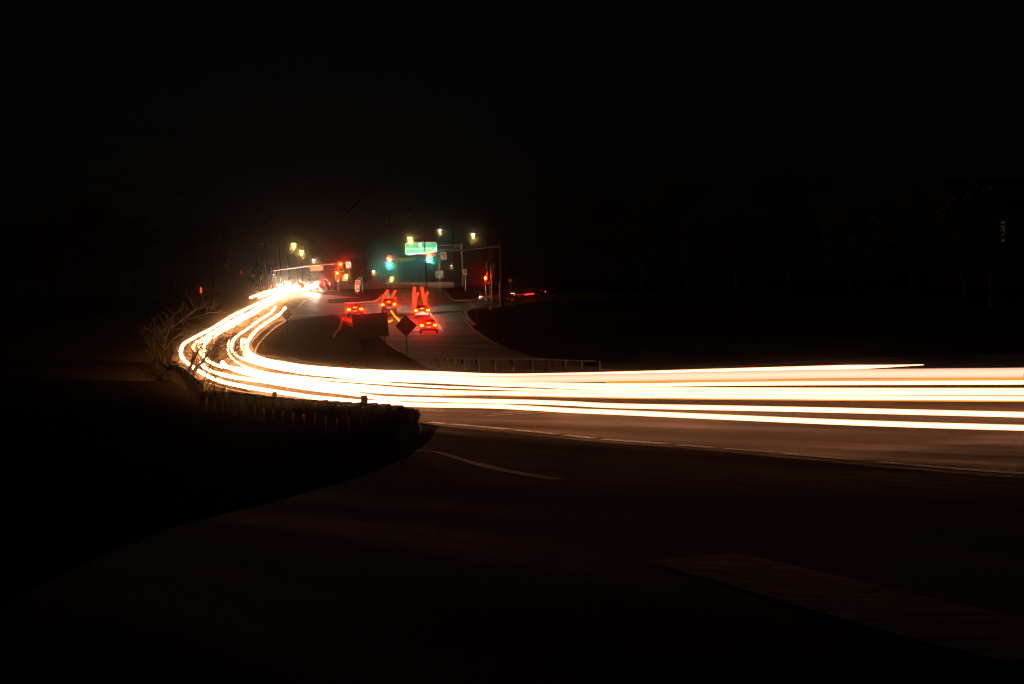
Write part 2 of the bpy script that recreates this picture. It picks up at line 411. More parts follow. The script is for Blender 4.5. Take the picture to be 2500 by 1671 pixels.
mark([(704,875),(735,883),(770,890),(820,897),(900,903),(1000,907)], 0.12, highway)
mark([(716,879),(760,888),(820,894),(900,900)], 0.1, highway)
mark([(728,752),(738,742),(746,735)], 0.25, crossing, 0.07, tmin=60)
mark([(505,938),(545,950),(600,962),(650,966)], 0.14, highway)
mark([(1010,1108),(1044,1109),(1076,1114),(1153,1138)], 0.17, side_road, 0.058, tmin=14, mat='paint_line')
mark([(1153,1138),(1217,1155),(1281,1168),(1362,1182)], 0.25, side_road, 0.058, tmin=10, mat='paint_line')
bar_px = [((1577,1391),(1798,1368)),((1692,1424),(1969,1408)),((1926,1496),(2225,1470)),((2225,1585),(2500,1534)),((2459,1645),(2760,1590))]
loft('stop_bar', dens([flat(*a, 3) for a, b in bar_px], 12), dens([flat(*b, 3) for a, b in bar_px], 12), 20, 'bar_paint', 0.0535, side_road, None)
# junction markings
mark([(955,764),(1000,763),(1080,761),(1130,759)], 0.9, approach, 0.07, tmin=60)
mark([(820,768),(880,766),(920,765)], 0.6, approach, 0.07, tmin=60)
mark([(700,775),(760,772),(800,769)], 0.3, crossing, 0.07, tmin=60)
mark([(1045,760),(1058,778),(1072,798),(1082,812)], 0.28, approach, 0.07, tmin=60)
mark([(1126,768),(1140,788),(1152,802),(1180,826),(1210,842)], 0.3, approach, 0.07, tmin=60)
mark([(838,778),(832,795),(822,812),(814,826)], 0.22, approach, 0.07, tmin=60)
mark([(926,821),(950,843),(976,862)], 0.16, approach, 0.07, tmin=60)
mark([(1080,785),(1098,784.5),(1114,784)], 0.3, approach, 0.07, tmin=60)
mark([(1142,737),(1152,747),(1162,757)], 0.7, crossing, 0.075, tmin=60)
mark([(1176,735),(1184,739),(1192,744)], 0.7, crossing, 0.075, tmin=60)
mark([(1085,712),(1096,724),(1104,732)], 0.25, farleg, 0.08, tmin=60)
mark([(1043,724),(1046,738)], 0.4, farleg, 0.08, tmin=60)
for k, (x, y) in enumerate([(987,720),(987.5,726),(988,732),(986,738)]):
    mark([(x, y), (x - .3, y + 1.6)], 0.4, farleg, 0.08, tmin=60)
for k in range(7):
    mark([(1091 + k * 5.2, 798), (1094 + k * 5.2, 798)], 0.35, approach, 0.07, tmin=60)
mark([(812,745),(845,744),(870,743)], 0.3, crossing, 0.07, tmin=60)
mark([(860,748),(890,746),(920,745)], 0.2, crossing, 0.07, tmin=60)

# kerbs, grass corner, median, bridge parapet
def kerb(name, px_list, parent, h=0.14, w=0.3, tmin=60, mat='concrete'):
    path = catmull([at(x, y, hit(x, y, 0, tmin)) for x, y in px_list], 6)
    mb = MB(); n = len(path); vs = []
    for i in range(n):
        t = path[min(i + 1, n - 1)] - path[max(i - 1, 0)]; t = t[:2] / (np.linalg.norm(t[:2]) + 1e-9); nn = np.array([-t[1], t[0]])
        for s_, z in ((-1, -0.1), (-1, h), (1, h), (1, -0.1)):
            q = path[i][:2] + nn * s_ * w / 2; vs.append((q[0], q[1], tz1(*path[i][:2]) + z))
    fs = [(4 * i + k, 4 * i + (k + 1) % 4, 4 * i + 4 + (k + 1) % 4, 4 * i + 4 + k) for i in range(n - 1) for k in range(4)]
    mb.add(vs, fs + [(3, 2, 1, 0), tuple(4 * (n - 1) + k for k in range(4))])
    return tag(mb.build(name, mat, parent), kind='structure')
kerb('kerb', [(1136,762),(1150,755),(1166,752),(1200,748),(1250,744),(1330,738)], None)
kerb('kerb', [(1136,762),(1142,776),(1152,788),(1160,794)], None)
kerb('kerb', [(1106,734),(1115,736),(1135,735),(1165,737),(1190,728)], None, 0.14, 0.4)
kerb('kerb', [(842,742),(870,741),(900,739),(918,736),(928,730),(934,722)], None, 0.16, 0.35)
def parapet():
    path = catmull([at(x, y, hit(x, y, 0, 60)) for x, y in [(868,708),(905,706),(950,704.5),(1000,704),(1050,703.5),(1108,703)]], 5)
    o = thing('bridge_parapet', tuple(path[0]), 'long low concrete parapet across the crest behind the junction', 'parapet')
    for i in range(0, len(path) - 1):
        a, b = path[i], path[i + 1]; mid = (a + b) / 2; L = np.linalg.norm((b - a)[:2]); rz = math.atan2(b[1] - a[1], b[0] - a[0])
        mb = MB(); mb.box((mid[0] - path[0][0], mid[1] - path[0][1], tz1(mid[0], mid[1]) - path[0][2] + 0.35), (L - 0.03, 0.35, 0.9), rz); mb.build('parapet_panel', 'concrete', o)
        mb = MB(); mb.box((mid[0] - path[0][0], mid[1] - path[0][1], tz1(mid[0], mid[1]) - path[0][2] + 0.845), (L, 0.45, 0.09), rz); mb.build('coping', 'concrete', o)
parapet()
def island(name, px_list, label, lift, mat, tmin=60):
    pts = [at(x, y, hit(x, y, 0, tmin)) for x, y in px_list]
    c = sum(pts) / len(pts); ring = catmull(pts + [pts[0]], 4)[:-1]; n = len(ring); vs = []; K = 6
    for k in range(1, K + 1):
        for p in ring:
            q = c + (p - c) * k / K; vs.append((q[0], q[1], tz1(q[0], q[1]) + lift))
    vs.append((c[0], c[1], tz1(c[0], c[1]) + lift)); m = len(vs) - 1
    fs = [(m, i, (i + 1) % n) for i in range(n)] + [(k * n + i, (k + 1) * n + i, (k + 1) * n + (i + 1) % n, k * n + (i + 1) % n) for k in range(K - 1) for i in range(n)]
    mb = MB(); mb.add(vs, fs); return tag(mb.build(name, mat, None, True), label, 'verge', kind='structure')
island('grass_corner', [(1140,763),(1165,757),(1230,752),(1330,744),(1420,745),(1400,775),(1300,800),(1200,800),(1165,797)], 'grass corner right of the stop line', 0.09, 'grass')
island('grass_median', [(800,733),(850,730),(905,727),(930,722),(930,733),(910,738),(850,741),(805,742)], 'narrow grass median left of the far lanes', 0.1, 'grass')

# ================================================================ LIGHT TRAILS
def trail(px_list, label, mat='trail', h=0.65, rs=1.0, tmin=None, group='headlight trails along the highway', name='headlight_trail', fixed_r=None, taper=(False, False), sides=10, wob=0.0, cat='light trail'):
    ds = [hit(x, y, h, tmin) for x, y in px_list]
    ds = [ds[0]] + [(ds[i - 1] + 2 * ds[i] + ds[i + 1]) / 4 for i in range(1, len(ds) - 1)] + [ds[-1]]
    w = [at(x, y, d) for (x, y), d in zip(px_list, ds)]
    path = catmull(w, 5)
    L = np.concatenate([[0], np.cumsum([np.linalg.norm(b - a) for a, b in zip(path[:-1], path[1:])])]); n = len(path)
    if wob:
        path = [p + np.array([0, 0, wob * (math.sin(s * 2.1) + math.sin(s * 3.7 + 1) * .6)]) for p, s in zip(path, L)]
    r = [fixed_r or min(0.125, 0.066 + 0.0007 * max(0, np.linalg.norm(p - CAM) - 30)) * rs for p in path]
    if taper[0]: r = [a * min(1, 0.1 + s / 2.5) for a, s in zip(r, L)]
    if taper[1]: r = [a * min(1, 0.1 + (L[-1] - s) / 2.5) for a, s in zip(r, L)]
    mb = MB(); mb.tube(path, r, sides)
    mb.along = [float(np.clip((1.5 - p[0]) / 20, 0, 1)) for p in path for _ in range(sides)]
    mb.core = [abs(math.cos(2 * math.pi * k / sides)) ** 1.6 for p in path for k in range(sides)]
    o = mb.build(name, mat, None, True)
    return tag(o, label, cat, group)
A_ = [(2600,1049),(2500,1045),(2250,1038),(2000,1029),(1750,1018),(1500,1007),(1400,1003),(1300,997),(1200,992),(1080,990),(1006,988),(942,984),(878,981),(836,977),(772,971),(708,962),(644,952),(576,940),(530,928),(503,916),(478,901),(452,881),(441,861),(449,840),(466,829),(492,815),(510,806),(538,789),(569,770),(600,755),(630,741),(653,730),(676,720),(707,709)]
trail(A_, 'outermost white headlight trail, sweeping the whole bend nearest the guardrail')
trail([(2600,1016),(2500,1013),(2250,1007),(2000,1001),(1750,996),(1500,991),(1400,986),(1300,982),(1200,980),(1080,977),(1006,975),(942,973),(900,968),(857,961),(772,951),(708,942),(644,931),(576,922),(530,911),(503,899),(490,886)],
      'white trail just above the outermost one, starting abruptly behind the bare shrub')
trail([(2600,976),(2500,974),(2000,971),(1500,966),(1300,963),(1100,958),(1000,953),(900,945),(800,937),(740,930),(680,921),(620,909),(570,899),(533,893),(510,882),(498,870),(489,856),(487,842),(496,829),(515,817),(538,806),(569,789),(600,769),(630,750),(661,732),(690,719),(716,710)],
      'second full headlight trail from the outside of the bend')
trail([(476,858),(471,848),(478,838),(495,827),(527,806),(553,790),(584,773),(592,764)], 'short wavering trail beside the outermost trail on the left of the bend', wob=0.06, rs=0.7)
trail([(500,858),(498,846),(507,832),(546,808),(584,787),(618,767),(650,747),(690,727)], 'short wavering trail inside the second trail left of the bend', wob=0.06, rs=0.8)
trail([(2600,954),(2500,953),(2000,952),(1500,949),(1300,942),(1200,939),(1080,933),(1000,929),(930,925),(860,920),(800,916),(740,910),(672,898),(626,886),(595,876),(575,865),(566,853),(566,841),(572,828),(587,814),(610,799),(630,784),(661,764),(672,750)],
      'third full headlight trail, ending in a kink left of the small diamond sign', rs=0.85)
trail([(2600,954),(2500,953),(2000,953),(1500,956),(1300,952),(1100,946),(1006,941),(900,934),(800,927),(740,922),(672,914),(633,907),(603,897),(580,885),(564,871),(557,856),(558,832)],
      'headlight trail that starts upright in the middle of the bend', rs=0.55)
trail([(2255,891),(2150,895),(2000,899),(1750,906),(1500,913),(1300,917),(1200,917),(1080,912),(1006,910),(900,907),(793,900),(740,895),(702,889),(656,881),(626,871),(607,858),(603,846),(606,832),(615,819),(630,803),(661,781),(687,764),(696,752)],
      'innermost headlight trail, tapering to a point in the dark at right', taper=(True, False))
trail([(2600,906),(2500,910),(2250,912),(2000,914),(1750,918),(1500,923),(1300,926),(1200,927),(1080,924),(1000,921),(900,917),(800,911),(740,905),(687,897),(641,887),(613,877),(601,865),(595,849),(594,832)],
      'pale trail second from the inside, running off the right edge at the top', mat='trail_soft', rs=1.9)
trail([(2600,932),(2500,934),(2250,935),(2000,936),(1750,938),(1500,941),(1300,938),(1150,935),(1000,930),(900,926),(820,919)], 'straight headlight trail in the upper band on the right', rs=0.85)
trail([(2600,960),(2500,959),(2000,959),(1700,960),(1500,961),(1300,961),(1100,961),(950,957),(850,949),(760,939),(700,930),(640,920),(585,907),(553,894),(543,884)], 'headlight trail with a hooked start low in the bend', rs=1.05)
trail([(612,727),(640,716),(670,708),(700,703),(730,701)], 'short trail with a blunt left end above the far lanes')
trail([(632,727),(660,718),(690,710),(735,706)], 'second short trail with a blunt end, just right of its pair', rs=0.9)
trail([(655,741),(690,724),(720,713),(750,705),(772,702)], 'trail nearest the waiting cars at the top of the sweep')
AG = 'thin amber marker trails'
trail([(478,841),(477,852),(481,866),(490,880),(510,894),(555,911),(610,922)], 'thin amber trail hugging the second trail in the bend', 'trail_amber', fixed_r=0.04, name='amber_trail', group=AG, sides=5)
trail([(588,836),(589,850),(593,864)], 'tiny amber trail left of the inner trails in the bend', 'trail_amber', fixed_r=0.04, name='amber_trail', group=AG, sides=5)
trail([(2600,981),(2500,980),(2000,977),(1500,972),(1250,967),(1080,964)], 'thin amber trail under the thick white band on the right', 'trail_amber', fixed_r=0.02, name='amber_trail', group=AG, sides=5)
trail([(2600,921),(2500,925),(2250,927),(2000,929),(1700,931),(1480,934)], 'thin red amber trail between the two top bands on the right', 'trail_amber', fixed_r=0.035, name='amber_trail', group=AG, sides=5)
# tail-light trails climbing through the junction: four pairs of red strokes
def tail(px_list, label, mat='trail_tail', r=0.14, d0=165, d1=225, group='red tail light trails at the junction', name='tail_light_trail'):
    n = len(px_list); w = [at(x, y, hit(x, y, 0.85, 100)) for x, y in px_list]
    path = catmull(w, 4); mb = MB(); mb.tube(path, r * 0.95, 8); return tag(mb.build(name, mat, None, True), label, 'light trail', group)
tail([(934,745),(936,732),(940,722),(946,711)], 'left stroke of the left red tail light pair', r=0.2)
tail([(938,742),(941,731),(945,726)], 'short red stroke inside the left pair', r=0.15)
tail([(951,744),(955,731),(960,720),(965,711)], 'right stroke of the left red tail light pair', r=0.17)
tail([(956,743),(960,734),(965,728)], 'short red stroke at the right of the left pair', r=0.14)
tail([(1013,748),(1011,732),(1011,718),(1012,704)], 'tall left stroke of the right red tail light pair', r=0.22)
tail([(1014,740),(1016,728),(1021,716)], 'forked red stroke off the tall left stroke', r=0.15)
tail([(1042,752),(1037,737),(1033,722),(1030,704)], 'tall right stroke of the right red tail light pair', r=0.22)
tail([(1038,734),(1040,724),(1044,715)], 'forked red stroke off the tall right stroke', r=0.15)
tail([(949,719),(950,728),(951,738)], 'pale green upright streak between the left red strokes', 'trail_cyan', r=0.1)
tail([(955,760),(962,770),(970,779),(977,786)], 'yellow orange slanting indicator streak left of the diamond sign', 'trail_yellow', r=0.1)
tail([(944,780),(949,786),(954,784),(957,782)], 'short hooked orange streak beside the big sign', 'trail_yellow', r=0.1)
tail([(1190,724),(1220,722),(1250,721),(1275,719),(1305,717)], 'thin red streak of a car leaving along the cross street', 'trail_faint_red', r=0.05, group='red streaks on the cross street')
tail([(1282,720),(1290,719),(1302,717.5)], 'brighter red flare on the cross street streak', 'trail_tail', r=0.09, group='red streaks on the cross street')

# ================================================================ GUARDRAILS
W_PROF = [(0, 0), (0.0, .02), (.075, .06), (.083, .08), (.075, .10), (0.0, .14), (0, .17), (.075, .21), (.083, .23), (.075, .25), (0, .29), (0, .31)]
def resample(path, step):
    path = [np.asarray(p) for p in path]
    L = np.concatenate([[0], np.cumsum([np.linalg.norm((b - a)[:2]) for a, b in zip(path[:-1], path[1:])])])
    s = np.arange(0, L[-1] + 1e-6, step); arr = np.array(path)
    return [np.array([np.interp(t, L, arr[:, k]) for k in range(3)]) for t in s]
def guardrail(px_d, label, step=1.905, top=0.72, side=1, lap=0.035, mat='rustgalv', tabs=(), n=6, sub=4, post_every=1, thin=1.0, post_mat='post_wood', post_w=.2, lower=0, skip_end=0, cap=False):
    way = catmull([at(x, 900, d)[:2] for x, d in px_d], n)
    way = [np.array([p[0], p[1], 0]) for p in way]
    pts = resample(way, step); fine = resample(way, step / sub)
    base = np.array([pts[0][0], pts[0][1], tz1(*pts[0][:2])])
    o = thing('guardrail', tuple(base), label, 'guardrail')
    nrm = lambda a, b: np.array([-(b - a)[1], (b - a)[0]]) / (np.linalg.norm((b - a)[:2]) + 1e-9) * side
    for i in range(len(pts) - 1):
        seg = fine[i * sub:(i + 1) * sub + 1]
        if len(seg) < 2: continue
        vs = []; m = len(W_PROF) * 2
        for j, p in enumerate(seg):
            a = fine[max(i * sub + j - 1, 0)]; b = fine[min(i * sub + j + 1, len(fine) - 1)]
            nn = nrm(a, b); t = j / (len(seg) - 1)
            zb = tz1(p[0], p[1]) + top - .31 + lap * (t - .5)
            prof = [(x + .008 * t, .31 - (.31 - z) * thin) for x, z in W_PROF] + [(x + .008 * t - .006, .31 - (.31 - z) * thin) for x, z in reversed(W_PROF)]
            for x, z in prof: vs.append((p[0] + nn[0] * x - base[0], p[1] + nn[1] * x - base[1], zb + z - base[2]))
        fs = [(j * m + k, j * m + (k + 1) % m, (j + 1) * m + (k + 1) % m, (j + 1) * m + k) for j in range(len(seg) - 1) for k in range(m)]
        fs += [tuple(range(m - 1, -1, -1)), tuple((len(seg) - 1) * m + k for k in range(m))]
        mb = MB(); mb.add(vs, fs); mb.build('rail_panel', mat, o)
        if i >= len(pts) - 1 - lower:
            mb = MB(); mb.add([(x, y, z - .31 * thin - .02) for x, y, z in vs], fs); mb.build('lower_rail_panel', mat, o)
    for i in range(0, len(pts) - skip_end, post_every):
        a = pts[max(i - 1, 0)]; b = pts[min(i + 1, len(pts) - 1)]; nn = nrm(a, b); rz = math.atan2(b[1] - a[1], b[0] - a[0])
        p = pts[i]; g = tz1(p[0], p[1]); c = (p[0] - nn[0] * .16 - base[0], p[1] - nn[1] * .16 - base[1])
        mb = MB(); mb.box((c[0] - nn[0] * .06, c[1] - nn[1] * .06, g - base[2] + top - .62), (.15 if post_w > .1 else .06, post_w, 1.1), rz); mb.build('post', post_mat, o)
        mb = MB(); mb.box((p[0] - nn[0] * .05 - base[0], p[1] - nn[1] * .05 - base[1], g - base[2] + top - .17), (.1, .085, .3), rz); mb.build('blockout', 'post_wood', o)
    if cap:
        p = pts[-1]; q = fine[-1]; nn = nrm(pts[-2], pts[-1]); t = (pts[-1] - pts[-2]); t = t / np.linalg.norm(t[:2]); vs = []; H = .31 * thin; zb = tz1(p[0], p[1]) + top - H; K = 8
        for a in range(K + 1):
            an = math.pi * a / K - math.pi / 2
            for z in (0, H * .25, H * .5, H * .75, H):
                bul = .13 + .05 * abs(math.sin(2 * math.pi * z / H))
                x = p[0] + t[0] * math.cos(an) * bul - nn[0] * (math.sin(an) * bul + .06); y = p[1] + t[1] * math.cos(an) * bul - nn[1] * (math.sin(an) * bul + .06)
                vs.append((x - base[0], y - base[1], zb + z - base[2]))
        mb = MB(); mb.add(vs, [(5 * a + k, 5 * a + 5 + k, 5 * a + 6 + k, 5 * a + k + 1) for a in range(K) for k in range(4)]); mb.build('rounded_end', 'arm_steel', o, True)
    for i in tabs:
        if i < len(pts):
            p = pts[i]; mb = MB(); mb.box((p[0] - base[0], p[1] - base[1], tz1(p[0], p[1]) - base[2] + top + .07), (.15, .05, .17)); mb.build('reflector_tab', 'galv', o)
    return o
NEAR = [(505,60),(540,57),(570,54),(627,49),(690,44),(785,37.5),(897,30.5),(970,26.2),(1003,23.9),(1018,22.6)]
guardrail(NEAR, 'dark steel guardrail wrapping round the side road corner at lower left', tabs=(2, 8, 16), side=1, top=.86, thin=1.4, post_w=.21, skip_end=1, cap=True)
guardrail([(492,66),(470,71),(440,78),(396,88)], 'short far length of guardrail under the bare shrub', top=0.9, side=-1, tabs=())
guardrail([(1063,82),(1120,77),(1180,74),(1260,71),(1325,68.5),(1400,65),(1500,61)], 'slim guardrail behind the thick white trails, lit posts', side=-1, lap=0.0, thin=.2, mat='arm_steel', post_mat='arm_steel', post_w=.07)

# ================================================================ CARS
def loft_secs(secs):
    vs = []; m = len(secs[0])
    for s_ in secs: vs += s_
    fs = [(i * m + k, i * m + (k + 1) % m, (i + 1) * m + (k + 1) % m, (i + 1) * m + k) for i in range(len(secs) - 1) for k in range(m)]
    fs += [tuple(range(m - 1, -1, -1)), tuple((len(secs) - 1) * m + k for k in range(m))]
    mb = MB(); mb.add(vs, fs); return mb
def car(loc, rz, label, paint, heading_lit='tail', group=None, suv=False, spot=0.0, beam=False, tail='brake'):
    o = thing('car', tuple(loc), label, 'car', group, rz)
    H = 0.2 if suv else 0.0
    prof = [(-2.32, .72, .38, .80), (-2.25, .84, .30, .98), (-1.6, .90, .26, 1.02), (-.6, .91, .24, .98), (.6, .91, .24, .96), (1.2, .90, .26, .92), (1.95, .86, .27, .80), (2.25, .78, .30, .70), (2.33, .66, .38, .60)]
    secs = []
    for y, hw, zb, zt in prof:
        zt += H; half = [(hw * .9, zb), (hw, zb + .1), (hw, zt - .2), (hw * .95, zt - .06), (hw * .78, zt)]
        secs.append([(x, y, z) for x, z in half] + [(-x, y, z) for x, z in reversed(half)])
    loft_secs(secs).build('body', paint, o, True)
    zr = 1.44 + H * 1.6; yb = -2.0 if suv else -1.75; yt = -1.75 if suv else -1.0
    b0 = [(.80, yb, .99 + H), (.80, 1.0, .93 + H), (-.80, 1.0, .93 + H), (-.80, yb, .99 + H)]
    t0 = [(.58, yt, zr), (.6, .15, zr), (-.6, .15, zr), (-.58, yt, zr)]
    mb = MB(); mb.add(b0 + t0, [(0, 1, 5, 4), (1, 2, 6, 5), (2, 3, 7, 6), (3, 0, 4, 7), (4, 5, 6, 7), (3, 2, 1, 0)]); mb.build('cabin', paint, o)
    def pane(name, q, k=.84):
        q = [Vector(v) for v in q]; c = sum(q, Vector()) / 4; n = (q[1] - q[0]).cross(q[2] - q[0]).normalized()
        f = [c + (v - c) * k + n * .012 for v in q]; b = [c + (v - c) * k - n * .012 for v in q]
        mb = MB(); mb.add(f + b, [(0, 1, 2, 3), (7, 6, 5, 4)] + [(i, i + 4, (i + 1) % 4 + 4, (i + 1) % 4) for i in range(4)]); mb.build(name, 'glass', o)
    pane('windshield', [b0[1], b0[2], t0[2], t0[1]]); pane('rear_window', [b0[3], b0[0], t0[0], t0[3]])
    pane('side_window', [b0[0], b0[1], t0[1], t0[0]]); pane('side_window', [b0[2], b0[3], t0[3], t0[2]])
    for x in (-.82, .82):
        for y in (-1.38, 1.42):
            mb = MB(); mb.tube([(x - .11, y, .32), (x + .11, y, .32)], .32, 18); w = mb.build('wheel', 'tyre', o)
            s_ = 1 if x > 0 else -1
            mb = MB(); mb.tube([(x + s_ * .09, y, .32), (x + s_ * .118, y, .32)], [.2, .17], 12)
            for k in range(5):
                a = k * 2 * math.pi / 5; mb.box((x + s_ * .12, y + .1 * math.cos(a), .32 + .1 * math.sin(a)), (.012, .05, .05))
            mb.build('rim', 'rim', w)
    for s_ in (-1, 1):
        mb = MB(); mb.tube([(s_ * .62, 2.1, .66 + H), (s_ * .62, 2.37, .66 + H)], [.14, .13], 12)
        if beam: mb.tube([(s_ * .36, 2.1, .64 + H), (s_ * .36, 2.37, .64 + H)], [.11, .1], 12)
        mb.build('headlight', 'headlight' if beam else 'headlight_dim', o)
        mb = MB(); mb.box((s_ * .68, -2.29, .84 + H), (.3, .1, .2)); mb.build('tail_light', tail, o)
        mb = MB(); mb.box((s_ * .86, 2.0, .72 + H), (.1, .2, .07)); mb.build('side_marker', 'amber', o)
        mb = MB(); mb.box((s_ * .98, .75, .98 + H), (.2, .1, .13), 0, .8); mb.build('mirror', paint, o)
    mb = MB(); mb.box((0, yb - .02, 1.06 + H * 1.4), (.36, .05, .04)); mb.build('brake_light', tail, o)
    mb = MB(); mb.box((0, -2.335, .66), (.5, .02, .13)); mb.build('number_plate', 'plate_glow', o)
    mb = MB(); mb.box((0, -2.30, .46), (1.5, .1, .2), 0, .96); mb.build('bumper', paint, o)
    mb = MB(); mb.box((0, 2.31, .46), (1.35, .09, .18), 0, .96); mb.build('bumper', paint, o)
    if spot:
        for s_ in (-1, 1):
            ld = bpy.data.lights.new('headlight_beam', 'SPOT'); ld.energy = spot; ld.spot_size = math.radians(38); ld.spot_blend = .9; ld.color = (1, .8, .55); ld.shadow_soft_size = .08
            lo = bpy.data.objects.new('headlight_beam', ld); COL.objects.link(lo); lo.parent = o; lo.location = (s_ * .62, 2.45, .68); lo.rotation_euler = (math.radians(88.5), 0, 0)
    return o
def car_at(px, py, rz, label, paint, **k):
    p = on_ground(px, py, 60); return car((p[0], p[1], p[2] + .055), rz, label, paint, **k)
PR = paint_car('dark_red_paint', (.2, .02, .015)); PS = paint_car('silver_paint', (.06, .06, .06)); PB = paint_car('black_paint', (.03, .03, .035)); PG = paint_car('grey_paint', (.03, .03, .032))
QG = 'cars queuing for the lights'
car_at(1047, 815, .06, 'red lit car with brake lights on, rearmost beside the diamond sign', PR, group=QG, spot=6000)
car_at(1031, 777, .06, 'car with brake lights at the stop line, just ahead of the rearmost one', PG, group=QG, spot=6000)
car_at(868, 775, .1, 'leftmost queuing car with brake lights on, left of the big dark sign', PS, group=QG, spot=6000)
car_at(951, 766, .06, 'car with brake lights behind the right end of the big dark sign', PG, group=QG, suv=True, spot=6000)
car_at(1213, 738, 1.63, 'dark red car seen side on crossing from the right', PR, tail='red_lens_far')
car_at(1290, 730, 1.63, 'dark car far right on the cross street, mostly lost in shadow', PB, tail='red_lens_far')
def car_xy(x, y, rz, label, paint, **k): return car((x, y, tz1(x, y) + .06), rz, label, paint, **k)
HG = 'cars waiting with headlights on'
car_xy(-26.0, 189.5, math.pi - .06, 'rightmost waiting car with dazzling headlights facing the bend', PB, group=HG, beam=True)
car_xy(-29.3, 188.0, math.pi - .06, 'waiting car with dazzling headlights left of the rightmost one', PB, group=HG, beam=True)
car_xy(-26.2, 197.0, math.pi - .06, 'second waiting car in the right headlight lane', PB, group=HG, beam=True)
car_xy(-29.6, 196.0, math.pi - .06, 'second waiting car in the left headlight lane', PB, group=HG, beam=True)

# ================================================================ SIGNS
def text_part(parent, s, size, loc, mat, name='lettering', rx=math.pi / 2, depth=.01, stretch=1.0):
    cu = bpy.data.curves.new('t', 'FONT'); cu.body = s; cu.size = size; cu.align_x = 'CENTER'; cu.align_y = 'CENTER'; cu.extrude = depth / 2
    to = bpy.data.objects.new('t', cu); COL.objects.link(to)
    me = bpy.data.meshes.new_from_object(to.evaluated_get(bpy.context.evaluated_depsgraph_get()))
    bpy.data.objects.remove(to); bpy.data.curves.remove(cu)
    me.name = name; me.materials.clear(); me.materials.append(M[mat])
    o = bpy.data.objects.new(name, me); COL.objects.link(o); o.parent = parent; o.location = loc; o.rotation_euler = (rx, 0, 0); o.scale = (stretch, 1, 1)
    return o
def rrect(w, h, r, n=4):
    out = []
    for cx, cz, a0 in ((w / 2 - r, h / 2 - r, 0), (-w / 2 + r, h / 2 - r, 90), (-w / 2 + r, -h / 2 + r, 180), (w / 2 - r, -h / 2 + r, 270)):
        for k in range(n + 1):
            a = math.radians(a0 + 90 * k / n); out.append((cx + r * math.cos(a), cz + r * math.sin(a)))
    return out
def plate(parent, name, poly, loc, mat, t=.02, roll=0.0):
    mb = MB(); mb.prism(poly, Matrix.Translation(loc) @ Matrix.Rotation(roll, 4, 'Y'), t); return mb.build(name, mat, parent)
def frame_ring(parent, name, w, h, r, bw, loc, mat, t=.012):
    a = rrect(w, h, r); b = rrect(w - 2 * bw, h - 2 * bw, max(.01, r - bw)); n = len(a); M4 = Matrix.Translation(loc); vs = []
    for y in (-t / 2, t / 2):
        vs += [M4 @ Vector((x, y, z)) for x, z in a] + [M4 @ Vector((x, y, z)) for x, z in b]
    fs = []
    for k in range(n):
        j = (k + 1) % n
        fs += [(k, j, n + j, n + k), (2 * n + k, 3 * n + k, 3 * n + j, 2 * n + j), (k, 2 * n + k, 2 * n + j, j), (n + k, n + j, 3 * n + j, 3 * n + k)]
    mb = MB(); mb.add(vs, fs); return mb.build(name, mat, parent)
def post(parent, x, y, z0, z1, mat='galv', w=.06, name='post'):
    mb = MB(); mb.box((x, y, (z0 + z1) / 2), (w, w * .8, z1 - z0)); return mb.build(name, mat, parent)
def sign_base(px, py, d): 
    p = at(px, py, d); return np.array([p[0], p[1], tz1(p[0], p[1])])
ARROW = [(-.07, -.5), (.07, -.5), (.07, .1), (.24, .1), (0, .5), (-.24, .1), (-.07, .1)]
def rot_poly(poly, a, s=1.0): return [((x * math.cos(a) - z * math.sin(a)) * s, (x * math.sin(a) + z * math.cos(a)) * s) for x, z in poly]
# big sign seen from behind, on two posts
d = 103; b = sign_base(907, 860, d); o = thing('road_sign', tuple(b), 'large dark rectangular sign seen from behind on two leaning posts', 'sign', 'signs seen from behind on the grass island', math.radians(-6))
zc = at(906, 795, d)[2] - b[2]
tl = math.radians(-2.5)
plate(o, 'panel', rrect(2.6, 1.72, .06), (0, 0, zc), 'alu', .03, tl)
for x in (-.95, .95):
    mb = MB(); mb.tube([(x + .18, .06, -.3), (x - .02, .06, zc + .7)], .05, 6); mb.build('post', 'dark_pole', o)
for dz in (-.55, 0, .55):
    mb = MB(); mb.box((0, .035, zc + dz), (2.45, .03, .06)); mb.build('stiffener', 'alu', o)
# diamonds seen from behind
def diamond(px, py, half_px, d, label, yaw=0.0, face='alu', grp='signs seen from behind on the grass island', blank=False):
    b = sign_base(px, py, d); zc = at(px, py, d)[2] - b[2]; h = half_px * d / F
    o = thing('road_sign', tuple(b), label, 'sign', grp, yaw)
    s_ = h * math.sqrt(2)
    plate(o, 'panel', rrect(s_, s_, s_ * .06), (0, 0, zc), face, .02, math.radians(45))
    post(o, 0, .06, -.3, zc + h * .5, 'dark_pole', w=.09)
    for dz in (-h * .3, h * .3):
        mb = MB(); mb.box((0, -.016, zc + dz), (.05, .02, .05)); mb.build('bolt', 'galv', o)
    return o
diamond(991, 796, 27, 103, 'dark diamond sign seen from behind in front of the red lit car')
diamond(699, 768, 14, 133, 'small dark diamond sign beside the end of the inner trails')
diamond(666, 704, 11, 205, 'pale diamond sign rising above the far headlight trails', face='sign_yellow', grp=None)
# dark rectangular sign by the grass corner
b = sign_base(1165, 780, 158); o = thing('road_sign', tuple(b), 'dark rectangular sign on a single post on the grass corner', 'sign')
zc = at(1164, 720, 158)[2] - b[2]; plate(o, 'panel', rrect(.62, .8, .04), (0, 0, zc), 'alu', .02); post(o, 0, .05, -.3, zc + .3)
